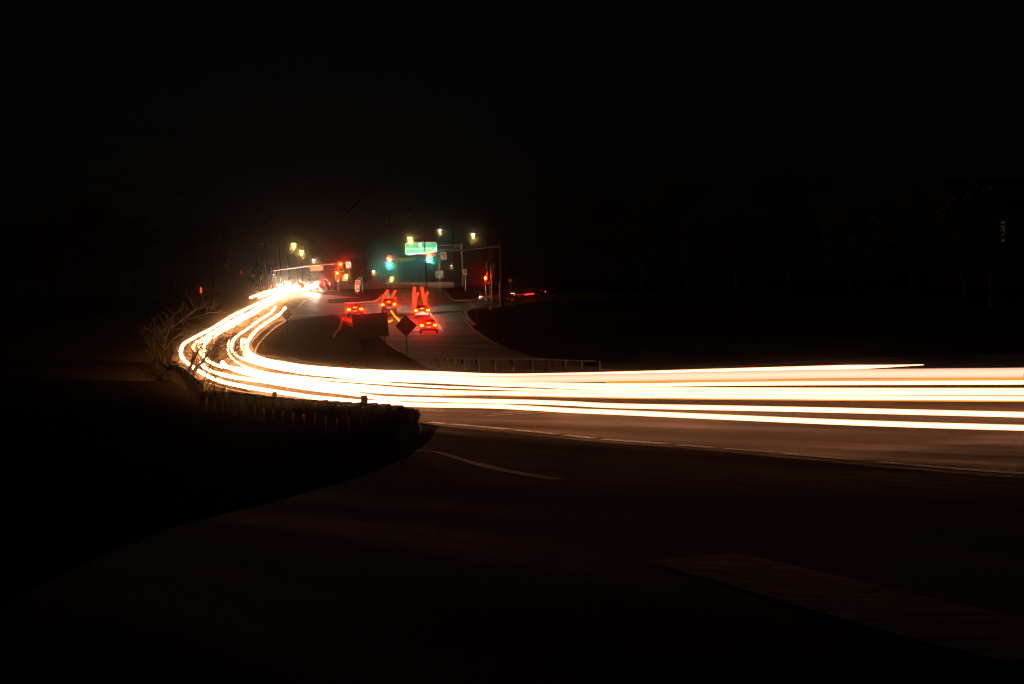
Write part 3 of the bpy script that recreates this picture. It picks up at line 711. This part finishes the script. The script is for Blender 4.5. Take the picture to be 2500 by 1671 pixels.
# do-not-enter over keep-right on the median
b = sign_base(874, 735, 196); o = thing('road_sign', tuple(b), 'red sign above a white keep right sign on the median post', 'sign')
k = 196 / F; zt = at(874, 691, 196)[2] - b[2]; zk = at(872, 705, 196)[2] - b[2]
plate(o, 'red_panel', rrect(.72, .72, .05), (0.05, 0, zt), 'sign_white', .02); 
plate(o, 'red_disc', rrect(.66, .66, .32, 6), (0.05, -.02, zt), 'sign_red', .012); plate(o, 'bar', rrect(.46, .12, .01), (0.05, -.035, zt), 'sign_white', .01)
plate(o, 'keep_right_panel', rrect(.62, .8, .05), (-.05, 0, zk), 'sign_white', .02)
plate(o, 'island_symbol', rrect(.14, .26, .06), (-.17, -.02, zk - .16), 'sign_black', .01)
plate(o, 'arrow', [(-.24,.22),(-.1,.22),(-.1,.02),(.06,-.14),(-.02,-.2),(.24,-.26),(.22,.0),(.14,-.06),(.02,.06),(.02,.22),(-.02,.3),(-.24,.3)], (0, -.02, zk), 'sign_black', .01)
post(o, .0, .05, -.2, zt + .5, w=.08); post(o, -.32, .3, -.2, 1.0, w=.06, name='delineator')
# green street name blade on its pole
b = sign_base(884, 730, 200); o = thing('street_name_sign', tuple(b), 'small green street name blade above the red median sign', 'sign')
zc = at(877, 680, 200)[2] - b[2]; plate(o, 'blade', rrect(.85, .2, .02), (-.35, 0, zc), 'sign_green', .02, math.radians(-3)); post(o, .1, .05, -.2, zc + .15, w=.07)
# EXIT sign
b = sign_base(1074, 700, 215); o = thing('exit_sign', tuple(b), 'small green EXIT sign with an up right arrow on a post', 'sign')
zc = at(1075, 670, 215)[2] - b[2]
plate(o, 'panel', rrect(1.2, 1.0, .1), (0, 0, zc), 'sign_green', .03); frame_ring(o, 'border', 1.18, .98, .1, .05, (0, -.024, zc), 'sign_white')
text_part(o, 'EXIT', .42, (0, -.03, zc + .22), 'sign_white'); plate(o, 'arrow', rot_poly(ARROW, math.radians(-45), .55), (0.02, -.03, zc - .2), 'sign_white', .012); post(o, 0, .06, -.3, zc + 2.2, w=.09)
# yellow warning sign
b = sign_base(1136, 700, 215); o = thing('warning_sign', tuple(b), 'yellow square warning sign on a post right of the EXIT sign', 'sign')
zc = at(1135, 665, 215)[2] - b[2]; plate(o, 'panel', rrect(.66, .86, .05), (0, 0, zc), 'sign_yellow', .02); plate(o, 'legend', rrect(.36, .4, .03), (0, -.018, zc + .05), 'amber', .01) if False else plate(o, 'legend', rrect(.36, .36, .03), (0, -.018, zc + .05), 'sign_black', .006); post(o, 0.04, .05, -.3, zc + .3)
# edge-on white sign, small box sign, low white plate
b = sign_base(1222, 738, 178); o = thing('road_sign', tuple(b), 'tall narrow white sign turned edge on beside the wooden pole', 'sign', rz=math.radians(75))
zc = at(1220, 696, 178)[2] - b[2]; plate(o, 'panel', rrect(.45, .72, .03), (0, 0, zc), 'sign_white', .12); post(o, 0, .1, -.3, zc, mat='sign_white', w=.09)
b = sign_base(1247, 722, 192); o = thing('road_sign', tuple(b), 'small pale yellow square sign on a thin post above the red flare', 'sign')
zc = at(1245, 685, 192)[2] - b[2]; plate(o, 'panel', rrect(.44, .38, .03), (0, 0, zc), 'sign_yellow', .1); post(o, 0, .08, -.3, zc, w=.06)
b = sign_base(1251, 735, 176); o = thing('marker_post', tuple(b), 'low post with a white marker plate right of the wooden pole', 'marker')
plate(o, 'panel', rrect(.36, .3, .02), (0, -.03, 1.0), 'sign_white', .02); post(o, 0, .03, -.2, 1.1, mat='wood', w=.14)

# overhead guide sign on a cantilever truss
d = 235; b = sign_base(1131, 704, d); o = thing('cantilever_sign_structure', tuple(b), 'steel cantilever truss and post carrying the big green overhead sign', 'sign structure')
def rel(px, py, dd=d): return Vector(at(px, py, dd)) - Vector(b)
mb = MB(); mb.tube([(0, 0, -.3), (0, 0, rel(1130, 594).z)], [.24, .16], 10); mb.build('post', 'galv', o)
for ty in (598, 610):
    for dy in (-.3, .3):
        a, c = rel(1130, ty - .5), rel(1000, ty + 3); mb = MB(); mb.tube([a + Vector((0, dy, 0)), c + Vector((0, dy, 0))], .07, 6); mb.build('chord', 'galv', o)
N = 10
for i in range(N):
    f0, f1 = i / N, (i + 1) / N
    T = lambda f: rel(1130 - 130 * f, 597.5 + 3.5 * f); B = lambda f: rel(1130 - 130 * f, 609.5 + 3.5 * f)
    a, c = (T(f0), B(f1)) if i % 2 else (B(f0), T(f1))
    mb = MB(); mb.tube([a + Vector((0, -.3, 0)), c + Vector((0, -.3, 0))], .05, 5); mb.build('diagonal', 'galv', o)
bs = at(1028, 606.5, d - 1.2); g = thing('overhead_sign', tuple(bs), 'big lit green overhead sign reading NORTH SOUTH with two city names', 'sign', None, math.radians(2))
plate(g, 'panel', rrect(5.2, 1.9, .2), (0, 0, 0), 'sign_green', .08); frame_ring(g, 'border', 5.16, 1.86, .2, .09, (0, -.055, 0), 'sign_white')
text_part(g, 'NORTH', .36, (-1.25, -.06, .62), 'sign_white'); text_part(g, 'SOUTH', .36, (1.0, -.06, .66), 'sign_white')
plate(g, 'shield', [(-.28, .32), (-.12, .36), (0, .32), (.12, .36), (.28, .32), (.3, .0), (.22, -.2), (0, -.34), (-.22, -.2), (-.3, .0)], (-.15, -.06, .5), 'sign_white', .02)
text_part(g, '29', .38, (-.15, -.08, .5), 'sign_black')
text_part(g, 'Baltimore', .5, (-1.35, -.06, -.08), 'sign_white'); text_part(g, 'Columbia', .48, (.85, -.06, -.04), 'sign_white')
plate(g, 'divider', rrect(.05, .9, .02), (-.12, -.06, -.35), 'sign_white', .02)
plate(g, 'arrow', rot_poly(ARROW, math.radians(-35), .75), (2.2, -.06, -.3), 'sign_white', .02)
for x in (-1.9, -.85, .75, 2.0):
    mb = MB(); mb.tube([(x, 0, -.95), (x, -.9, -1.22)], .03, 5); br = mb.build('flood_bracket', 'galv', g)
    mb = MB(); mb.box((x, -1.0, -1.24), (.36, .22, .14)); fl = mb.build('floodlight', 'housing', g)
    mb = MB(); mb.box((x, -.98, -1.163), (.3, .17, .012)); mb.build('flood_glass', 'flood', fl)
    ld = bpy.data.lights.new('flood_beam', 'AREA'); ld.energy = 110; ld.size = .3; ld.color = (.85, 1, .82); lo = bpy.data.objects.new('flood_beam', ld); COL.objects.link(lo); lo.parent = g
    lo.location = (x, -.97, -1.14); lo.rotation_euler = (math.radians(180 - 38), 0, 0)

# ================================================================ TRAFFIC SIGNALS
def signal(px, py, d, label, lit, yaw=0.0, plate_on=True, pole=False, group=None, scale=1.0):
    """px,py: where the middle lens sits"""
    c = at(px, py, d); gz = tz1(c[0], c[1])
    o = thing('traffic_signal', tuple(c), label, 'traffic signal', group, yaw, scale)
    mb = MB(); mb.prism(rrect(.36, 1.06, .05), Matrix.Translation((0, .1, 0)), .2); mb.build('housing', 'housing', o)
    if plate_on:
        plate(o, 'backplate', rrect(.62, 1.34, .06), (0, .1, 0), 'housing', .01); frame_ring(o, 'reflective_border', .64, 1.36, .06, .05, (0, .088, 0), 'sign_yellow', .012)
    for k, z in ((0, .35), (1, 0), (2, -.35)):
        mat = lit.get(k, 'lens_off'); mb = MB(); mb.tube([(0, -.005, z), (0, -.03, z)], [.15, .13], 14); ln = mb.build('lens', mat, o)
        vs = []; n = 10
        for y in (-.01, -.24):
            for r in (.165, .155):
                for q in range(n + 1):
                    a = math.radians(-20 + 220 * q / n); vs.append((r * math.cos(a), y, z + r * math.sin(a)))
        m = n + 1; fs = []
        for q in range(n): fs += [(q, q + 1, 2 * m + q + 1, 2 * m + q), (m + q + 1, m + q, 3 * m + q, 3 * m + q + 1), (2 * m + q, 2 * m + q + 1, 3 * m + q + 1, 3 * m + q)]
        mb = MB(); mb.add(vs, fs); mb.build('visor', 'housing', o)
    if pole:
        mb = MB(); mb.tube([(0, .28, .75), (0, .28, (gz - c[2] - .2) / scale)], .07, 8); mb.build('pole', 'galv', o); mb = MB(); mb.box((0, .22, 0), (.08, .1, .5)); mb.build('bracket', 'galv', o)
    else:
        mb = MB(); mb.box((0, .23, 0), (.1, .06, .9)); mb.build('bracket', 'galv', o)
    return o
def mast(px_pole, d, px_top, px_tip, label, r=.17):
    b = sign_base(px_pole, px_top, d); o = thing('signal_mast', tuple(b), label, 'signal mast'); a = Vector(at(px_pole, px_top, d)) - Vector(b); t = Vector(at(px_tip[0], px_tip[1], d)) - Vector(b)
    mb = MB(); mb.tube([(0, 0, -.3), (0, 0, a.z + .4)], [r, r * .75], 12); mb.build('pole', 'dark_pole', o)
    mid = (a + t) / 2 + Vector((0, 0, .15)); mb = MB(); mb.tube([a, a + (mid - a) * .5, mid, (mid + t) / 2 + Vector((0, 0, .05)), t], [.13, .115, .1, .085, .07], 8); mb.build('arm', 'arm_steel', o)
    mb = MB(); mb.box((0, 0, .05), (.5, .5, .1)); mb.build('base_plate', 'concrete', o)
    for f in (.35, .62, .8):
        p = a + (t - a) * f; mb = MB(); mb.box((p.x, p.y, p.z + .08), (.2, .24, .34)); mb.build('clamp', 'arm_steel', o)
    return o
mast(664, 193, 661, (856, 642), 'signal mast arm reaching right above the headlight glare')
b = at(773, 656, 192.6); o = thing('street_name_sign', tuple(b), 'pale street name panel hung on the left mast arm', 'sign', None, 0)
plate(o, 'panel', rrect(1.7, .62, .03), (0, -.14, 0), 'name_panel', .03, math.radians(-3)); mb = MB(); mb.box((0, -.1, 0), (1.2, .1, .06)); mb.build('bracket', 'galv', o)
mast(1224, 187, 601, (940, 636), 'signal mast arm reaching left below the big green sign')
signal(832, 652, 191.5, 'upper left red signal above the glare on the mast arm', {0: 'red_lens'})
signal(824, 674, 196, 'lower left red signal on its own pole under the mast arm', {0: 'red_lens'}, pole=True)
signal(950.5, 639.5, 185.8, 'left green signal with red still showing on the right mast arm', {0: 'red_lens_dim', 2: 'green_lens'})
signal(1048, 629.5, 185.8, 'right green signal under the big overhead sign', {0: 'red_lens_dim', 2: 'green_lens'})
signal(1185.5, 686, 183, 'orange red signal on a low pole right of the junction', {0: 'red_lens_dim'}, pole=True, plate_on=False)
for i, (x, y, a) in enumerate([(1191, 650, 82), (1204, 664, 86), (1209, 652, 84)]):
    signal(x, y, 186 + i * .8, ['signal turned edge on with a lit yellow border, leftmost of three', 'lowest of the three edge on signals with lit yellow borders', 'rightmost edge on signal, nearest the wooden pole'][i], {}, yaw=math.radians(a), group='edge on signals by the wooden pole', pole=(i == 1))
signal(491, 712, 245, 'distant red signal among the dark trees at far left', {0: 'red_lens_far', 1: 'red_lens_far'}, pole=True, plate_on=False, scale=1.3)
signal(589, 666, 225, 'tiny red lit signal left of the far utility pole', {0: 'red_lens_far', 1: 'red_lens_far', 2: 'red_lens_far'}, pole=True, plate_on=False, scale=.45)
def no_turn(px, py, d, label, w=.75):
    p = at(px, py, d); o = thing('turn_sign', tuple(p), label, 'sign')
    plate(o, 'panel', rrect(w, w * 1.3, .04), (0, -.05, 0), 'sign_white', .02); plate(o, 'arrow', [(x * w, z * w) for x, z in [(.1,-.5),(.22,-.5),(.22,.1),(.1,.28),(-.1,.28),(-.1,.42),(-.36,.2),(-.1,0),(-.1,.14),(.06,.14),(.1,.06)]], (0, -.07, 0), 'sign_black', .01)
    mb = MB(); mb.box((0, .02, 0), (.08, .1, .4)); mb.build('bracket', 'galv', o)
no_turn(851, 647, 191.6, 'small white arrow sign right of the upper red signal', .62)
no_turn(1083, 625, 185.6, 'white arrow sign on the right mast arm beside the green signal')
b = at(993, 633.5, 185.6); o = thing('street_name_sign', tuple(b), 'dim green street name sign between the two green signals', 'sign')
plate(o, 'panel', rrect(2.1, .5, .05), (0, -.12, 0), 'sign_green', .02, math.radians(-4)); tx = text_part(o, 'Tamarack Road', .26, (0, -.14, 0), 'sign_white'); tx.rotation_euler = (math.pi / 2, math.radians(-4), 0)
mb = MB(); mb.box((0, -.05, .05), (.5, .12, .06)); mb.build('bracket', 'galv', o)
# pedestrian signal post
b = sign_base(1197, 752, 172); o = thing('pedestrian_signal', tuple(b), 'thin pedestrian signal pole left of the wooden pole', 'pedestrian signal'); zt = at(1194, 690, 172)[2] - b[2]
post(o, 0, 0, -.2, zt, w=.11, name='pole'); mb = MB(); mb.box((0, -.15, zt - .25), (.4, .22, .42)); mb.build('housing', 'housing', o); mb = MB(); mb.box((0, -.06, 1.1), (.12, .1, .3)); mb.build('push_button', 'sign_yellow', o)
mb = MB(); mb.box((0, 0, .1), (.34, .34, .6), 0, .8); mb.build('base_cover', 'galv', o)
# wooden utility pole
def wood_pole(px, py_top, d, label, r=.17, arms=True, group=None):
    b = sign_base(px, 740, d); zt = at(px, py_top, d)[2] - b[2]; o = thing('utility_pole', tuple(b), label, 'utility pole', group)
    mb = MB(); mb.tube([(0, 0, -.4), (0, 0, zt * .5), (0, 0, zt)], [r, r * .85, r * .65], 10); mb.build('pole', 'post_wood', o, True)
    if arms:
        for k in (0.4, 1.3):
            mb = MB(); mb.box((0, -.12, zt - k), (2.2, .1, .12)); ca = mb.build('crossarm', 'wood', o)
            for x in (-1.0, -.4, .4, 1.0):
                mb = MB(); mb.tube([(x, -.12, zt - k + .06), (x, -.12, zt - k + .2)], [.04, .03], 6); mb.build('insulator', 'galv', ca)
    return o
wood_pole(1227, 590, 168, 'dark wooden utility pole on the grass corner', .22, False)
wood_pole(653, 590, 225, 'faint utility pole left of the mast arm', .14)
wood_pole(677, 630, 240, 'faint pole just right of the far utility pole', .1, False)

# ================================================================ STREET LAMPS
def lamp(px, py, d, label, mat, power, size, side=1, group='lit street lamps round the junction'):
    h = Vector(at(px, py, d)); arm = 2.2; b = Vector((h.x + side * arm, h.y, tz1(h.x + side * arm, h.y)))
    o = thing('street_lamp', tuple(b), label, 'street lamp', group); r = h - b
    mb = MB(); mb.tube([(0, 0, -.3), (0, 0, r.z * .5), (0, 0, r.z - .3)], [.13, .1, .07], 8); mb.build('pole', 'dark_pole', o, True)
    mb = MB(); mb.tube([(0, 0, r.z - .35), (r.x * .3, 0, r.z + .05), (r.x * .7, 0, r.z + .2), (r.x, 0, r.z + .16)], [.05, .045, .04, .04], 6); mb.build('arm', 'dark_pole', o)
    mb = MB(); mb.box((r.x, 0, r.z + .15), (.75, .34, .12), 0, .75); hd = mb.build('lamp_head', 'dark_pole', o)
    mb = MB(); n = 10; rings = []
    for zz, rr in ((.085, 1.0), (.0, .92), (-.1, .6), (-.15, .15)):
        rings.append([(r.x + size * rr * math.cos(2 * math.pi * k / n), size * .8 * rr * math.sin(2 * math.pi * k / n), r.z + zz * size / .25) for k in range(n)])
    vs = [v for q in rings for v in q]; fs = [(i * n + k, i * n + (k + 1) % n, (i + 1) * n + (k + 1) % n, (i + 1) * n + k) for i in range(3) for k in range(n)] + [tuple(range(n - 1, -1, -1)), tuple(3 * n + k for k in range(n))]
    mb.add(vs, fs); mb.build('lens', mat, hd)
    mb = MB(); mb.tube([(0, 0, -.1), (0, 0, .5)], [.2, .16], 8); mb.build('base', 'dark_pole', o)
    if power:
        ld = bpy.data.lights.new('lamp_light', 'POINT'); ld.energy = power; ld.color = (1, .62, .16); ld.shadow_soft_size = .2
        lo = bpy.data.objects.new('lamp_light', ld); COL.objects.link(lo); lo.parent = o; lo.location = (r.x, 0, r.z - .45)
LP = [(717,597,215,'highest yellow street lamp left of the red signals','lamp_yellow',200,.34,-1),(736,614,225,'yellow street lamp second highest on the left','lamp_yellow',200,.34,-1),(766,635,260,'small pale street lamp above the left mast arm panel','lamp_white',60,.24,-1),
(845,673,270,'yellow white lamp just right of the lower red signal','lamp_yellow',180,.28,-1),(1001,582,215,'yellow street lamp above the left end of the green sign','lamp_yellow',200,.34,1),(1074,563,250,'small white lamp highest above the green sign','lamp_white',50,.22,1),(1155,573,235,'small white lamp right of the overhead sign post','lamp_white',90,.26,1),
(912,663,310,'small lamp between the red and left green signals','lamp_white',40,.24,-1),(956,679,300,'yellow lamp below the left green signal','lamp_yellow',120,.26,-1),(1102,649,330,'tiny faint lamp left of the yellow warning sign','lamp_white',10,.12,1),(666,672,230,'small round white lamp under the left mast arm','lamp_white',30,.2,-1)]
for a in LP: lamp(*a)

# ================================================================ TREES
def limb(mb, path, r0, r1, sides=5):
    n = len(path); mb.tube(path, [r0 + (r1 - r0) * i / (n - 1) for i in range(n)], sides)
def twigs(mb, path, rnd, count, length, r, depth, up=.3):
    path = [Vector(p) for p in path]; n = len(path)
    for _ in range(count):
        i = rnd.uniform(.15, .999) * (n - 1); k = int(i); p = path[k].lerp(path[min(k + 1, n - 1)], i - k)
        t = (path[min(k + 1, n - 1)] - path[max(k - 1, 0)]).normalized()
        dv = (t * rnd.uniform(.2, .9) + Vector((rnd.uniform(-1, 1), rnd.uniform(-1, 1), rnd.uniform(-1, 1))) * .9 + Vector((0, 0, up))).normalized()
        L = length * rnd.uniform(.5, 1.2); pts = [p]
        for s_ in range(3):
            dv = (dv + Vector((rnd.uniform(-1, 1), rnd.uniform(-1, 1), rnd.uniform(-.8, 1))) * .35).normalized(); pts.append(pts[-1] + dv * L / 3)
        limb(mb, pts, r, r * .45, 3)
        if depth > 1: twigs(mb, pts, rnd, 4, length * .55, r * .6, depth - 1, up)
def bare(name, d, trunks, limbs, label, cat, seed, rt, rl, tw, tl, tr, depth=2, up=.3):
    rnd = random.Random(seed); p0 = at(*trunks[0][0], d); b = Vector((p0[0], p0[1], tz1(p0[0], p0[1]))); o = thing(name, tuple(b), label, cat)
    P3 = lambda L, dy=0: [Vector(at(x, y, d + dy * i)) - b for i, (x, y) in enumerate(L)]
    mb = MB(); cr = MB()
    for k, L in enumerate(trunks):
        pth = P3(L, rnd.uniform(-.25, .25)); pth[0] = Vector((pth[0].x, pth[0].y, -.3)); pth = catmull([np.array(v) for v in pth], 3)
        limb(mb, pth, rt * (1 if k == 0 else .7), rt * .25, 6); twigs(cr, pth[3:], rnd, tw, tl, tr, depth, up)
    for L in limbs:
        pth = catmull([np.array(v) for v in P3(L, rnd.uniform(-.6, .6))], 4); pth = [p + np.array([rnd.gauss(0, rl * 1.1) for _ in range(3)]) for p in pth]; limb(cr, pth, rl, rl * .3, 5); twigs(cr, pth, rnd, tw, tl, tr, depth, up)
    mb.build('trunk', 'bark', o, True); cr.build('branches', 'bark', o); return o
bare('bare_shrub', 79, [[(444,960),(452,932),(462,905),(470,885),(478,868),(490,846)], [(456,960),(468,926),(480,902),(493,885),(512,860),(535,842),(560,828)]],
     [[(444,938),(425,936),(405,932),(378,925)], [(442,950),(422,912),(408,880),(398,850),(394,815)], [(458,942),(500,930),(540,935),(572,944)], [(470,905),(500,880),(520,862),(528,840)], [(420,940),(405,900),(385,880),(370,850)]],
     'bare leafless shrub silhouetted against the glowing bend', 'shrub', 4, .14, .07, 16, 1.35, .027)
bare('bare_shrub', 70, [[(488,960),(500,925),(512,895),(524,868)], [(492,960),(520,905),(545,872),(575,850)], [(490,960),(545,900),(590,868)]], [[(510,900),(530,860),(540,830),(545,812)], [(530,890),(560,868),(600,840)]], 'tangle of bare twigs crossing the two left trails', 'shrub', 33, .05, .03, 9, .8, .016)
bare('bare_shrub', 66, [[(520,975),(523,945),(527,922)], [(522,975),(540,950),(556,930)], [(530,975),(560,955),(595,925)]], [], 'low sprig of bare twigs just right of the taller shrub', 'shrub', 9, .04, .02, 6, .6, .012)
bare('bare_shrub', 95, [[(400,900),(398,860),(405,825),(420,795)], [(385,900),(375,850),(380,800)]], [[(405,850),(440,815),(480,795)], [(400,830),(430,790),(500,768),(540,758)], [(420,800),(470,760),(530,745)]],
     'bare shrub on the far left verge, twigs lit orange', 'shrub', 21, .1, .05, 9, 1.4, .02)
bare('bare_tree', 41, [[(-230,1080),(-215,800),(-190,500),(-160,250),(-120,0),(-80,-300)]],
     [[(-195,560),(100,600),(330,690),(430,770),(520,806),(606,821),(664,821),(700,815)], [(430,772),(540,800),(600,778),(690,755)], [(-170,320),(160,300),(460,330),(700,400),(790,470),(870,527),(960,520),(1010,512)], [(700,402),(775,365),(900,330),(1010,312)], [(850,515),(930,440),(990,370)], [(-180,400),(160,430),(420,470),(600,500),(720,540)]],
     'big bare tree at left, its dark branches reaching over the bend', 'tree', 5, .32, .014, 14, .6, .006, up=-.1)
def leafy_mesh(seed, h, w):
    rnd = random.Random(seed); tr = MB(); lf = MB()
    limb(tr, [(0, 0, -.5), (.1, 0, h * .3), (-.1, .1, h * .6), (0, 0, h * .9)], .38, .08, 8)
    cl = []
    for k in range(16):
        a = rnd.uniform(0, 6.28); z0 = h * rnd.uniform(.25, .7); L = w * rnd.uniform(.5, 1)
        e = Vector((math.cos(a) * L, math.sin(a) * L, z0 + h * rnd.uniform(.08, .22))); limb(tr, [(0, 0, z0), (e.x * .5, e.y * .5, z0 + (e.z - z0) * .7), e], .12, .03, 5); cl.append((e, w * rnd.uniform(.3, .5)))
    for k in range(8): cl.append((Vector((rnd.uniform(-.3, .3) * w, rnd.uniform(-.3, .3) * w, h * rnd.uniform(.7, .98))), w * rnd.uniform(.28, .45)))
    for c, r in cl:
        for _ in range(150):
            v = Vector((rnd.gauss(0, 1), rnd.gauss(0, 1), rnd.gauss(0, .8))).normalized() * r * rnd.uniform(.35, 1.1); p = c + v
            u = Vector((rnd.uniform(-1, 1), rnd.uniform(-1, 1), rnd.uniform(-1, 1))).normalized(); q = u.orthogonal().normalized(); s_ = rnd.uniform(.16, .34)
            lf.add([p - u * s_, p + q * s_ * .5, p + u * s_, p - q * s_ * .5], [(0, 1, 2, 3)])
    return tr, lf
PROTO = []
for k, (h, w) in enumerate(((15, 4.5), (18, 5.2), (12, 4.6))):
    tr, lf = leafy_mesh(30 + k, h, w); o = thing('leafy_tree', (0, 0, 0), 'dark leafy tree lost in the night', 'tree'); tr.build('trunk', 'bark', o, True); lf.build('crown', 'leaf', o); PROTO.append(o)
SPOTS = [(1480,260,1,'R'),(1530,250,0,'R'),(1620,240,1,'R'),(1570,210,0,'R'),(1680,220,1,'R'),(1800,205,2,'R'),(1930,215,1,'R'),(2080,200,0,'R'),(2230,190,1,'R'),(2360,180,2,'R'),(2425,150,2,'R'),
         (30,250,1,'L'),(130,260,0,'L'),(240,265,1,'L'),(330,270,2,'L'),(430,280,0,'L'),(80,240,2,'L'),(520,300,1,'L'),
         (640,470,0,'F'),(760,480,1,'F'),(880,480,2,'F'),(1240,470,2,'F')]
LB = {'R': ('dark leafy tree on the unlit bank right of the junction', 'dark trees on the right bank'), 'L': ('dark leafy tree in the black wood left of the bend', 'dark trees left of the bend'), 'F': ('faint leafy tree far beyond the crest of the road', 'far trees beyond the crest')}
used = set()
for px, d, k, s_ in SPOTS:
    if k in used: o = copy_tree(PROTO[k])
    else: o = PROTO[k]; used.add(k)
    p = at(px, 760, d); o.location = (p[0], p[1], tz1(p[0], p[1])); sc = random.uniform(.85, 1.15); o.scale = (sc, sc, sc * random.uniform(.9, 1.1)); o.rotation_euler = (0, 0, random.uniform(0, 6.28))
    tag(o, LB[s_][0], 'tree', LB[s_][1])

# ================================================================ HOUSE behind the trees at right
p = at(2460, 740, 215); b = (p[0], p[1], tz1(p[0], p[1])); o = thing('house', b, 'dark house at the far right with dim amber windows', 'house', None, math.radians(8), 1.6)
mb = MB(); mb.box((0, 3, 3.6), (9, 6, 8)); mb.build('wall', 'house_wall', o)
mb = MB(); mb.add([(-5, -.5, 7.7), (5, -.5, 7.7), (5, 6.5, 7.7), (-5, 6.5, 7.7), (-5, 3, 10.2), (5, 3, 10.2)], [(0, 1, 5, 4), (2, 3, 4, 5), (1, 2, 5), (3, 0, 4), (3, 2, 1, 0)]); mb.build('roof', 'house_roof', o)
for x in (-.35, 1.15, 3.0):
    for z in (2.0, 5.2):
        f = MB(); f.box((x, -.02, z), (.62, .1, 2.3)); fo = f.build('window', 'house_roof', o)
        for q in range(4):
            m2 = MB(); m2.box((x, -.085, z - .8 + q * .53), (.42, .02, .42)); m2.build('pane', 'window_lit' if (x, z) in ((-.35, 5.2), (3.0, 5.2)) else 'glass', fo)
f = MB(); f.box((-2.6, -.03, .95), (1, .1, 2.1)); dd = f.build('door', 'house_roof', o); f = MB(); f.box((-2.25, -.1, .95), (.06, .06, .06)); f.build('handle', 'galv', dd)

# ================================================================ ADDED SCATTERING FOR LENS GLOW
mb = MB(); mb.box((0, 60, 18), (2000, 2000, 60)); hz = mb.build('glare_haze', None)
m = bpy.data.materials.new('lens_glow_volume'); m.use_nodes = True; nt = m.node_tree; nt.nodes.remove(nt.nodes['Principled BSDF'])
pv = nt.nodes.new('ShaderNodeVolumePrincipled'); pv.inputs['Density'].default_value = 0.001; pv.inputs['Anisotropy'].default_value = 0.998; pv.inputs['Color'].default_value = (.9, .88, .85, 1)  # forward-scattering volume added for lens glow round lights; the air itself is clear
nt.links.new(pv.outputs[0], nt.nodes['Material Output'].inputs['Volume']); hz.data.materials.append(m); tag(hz, 'thin added mist giving the lens glow round the lights', 'glare_haze', kind='stuff')
hz.display_type = 'WIRE'
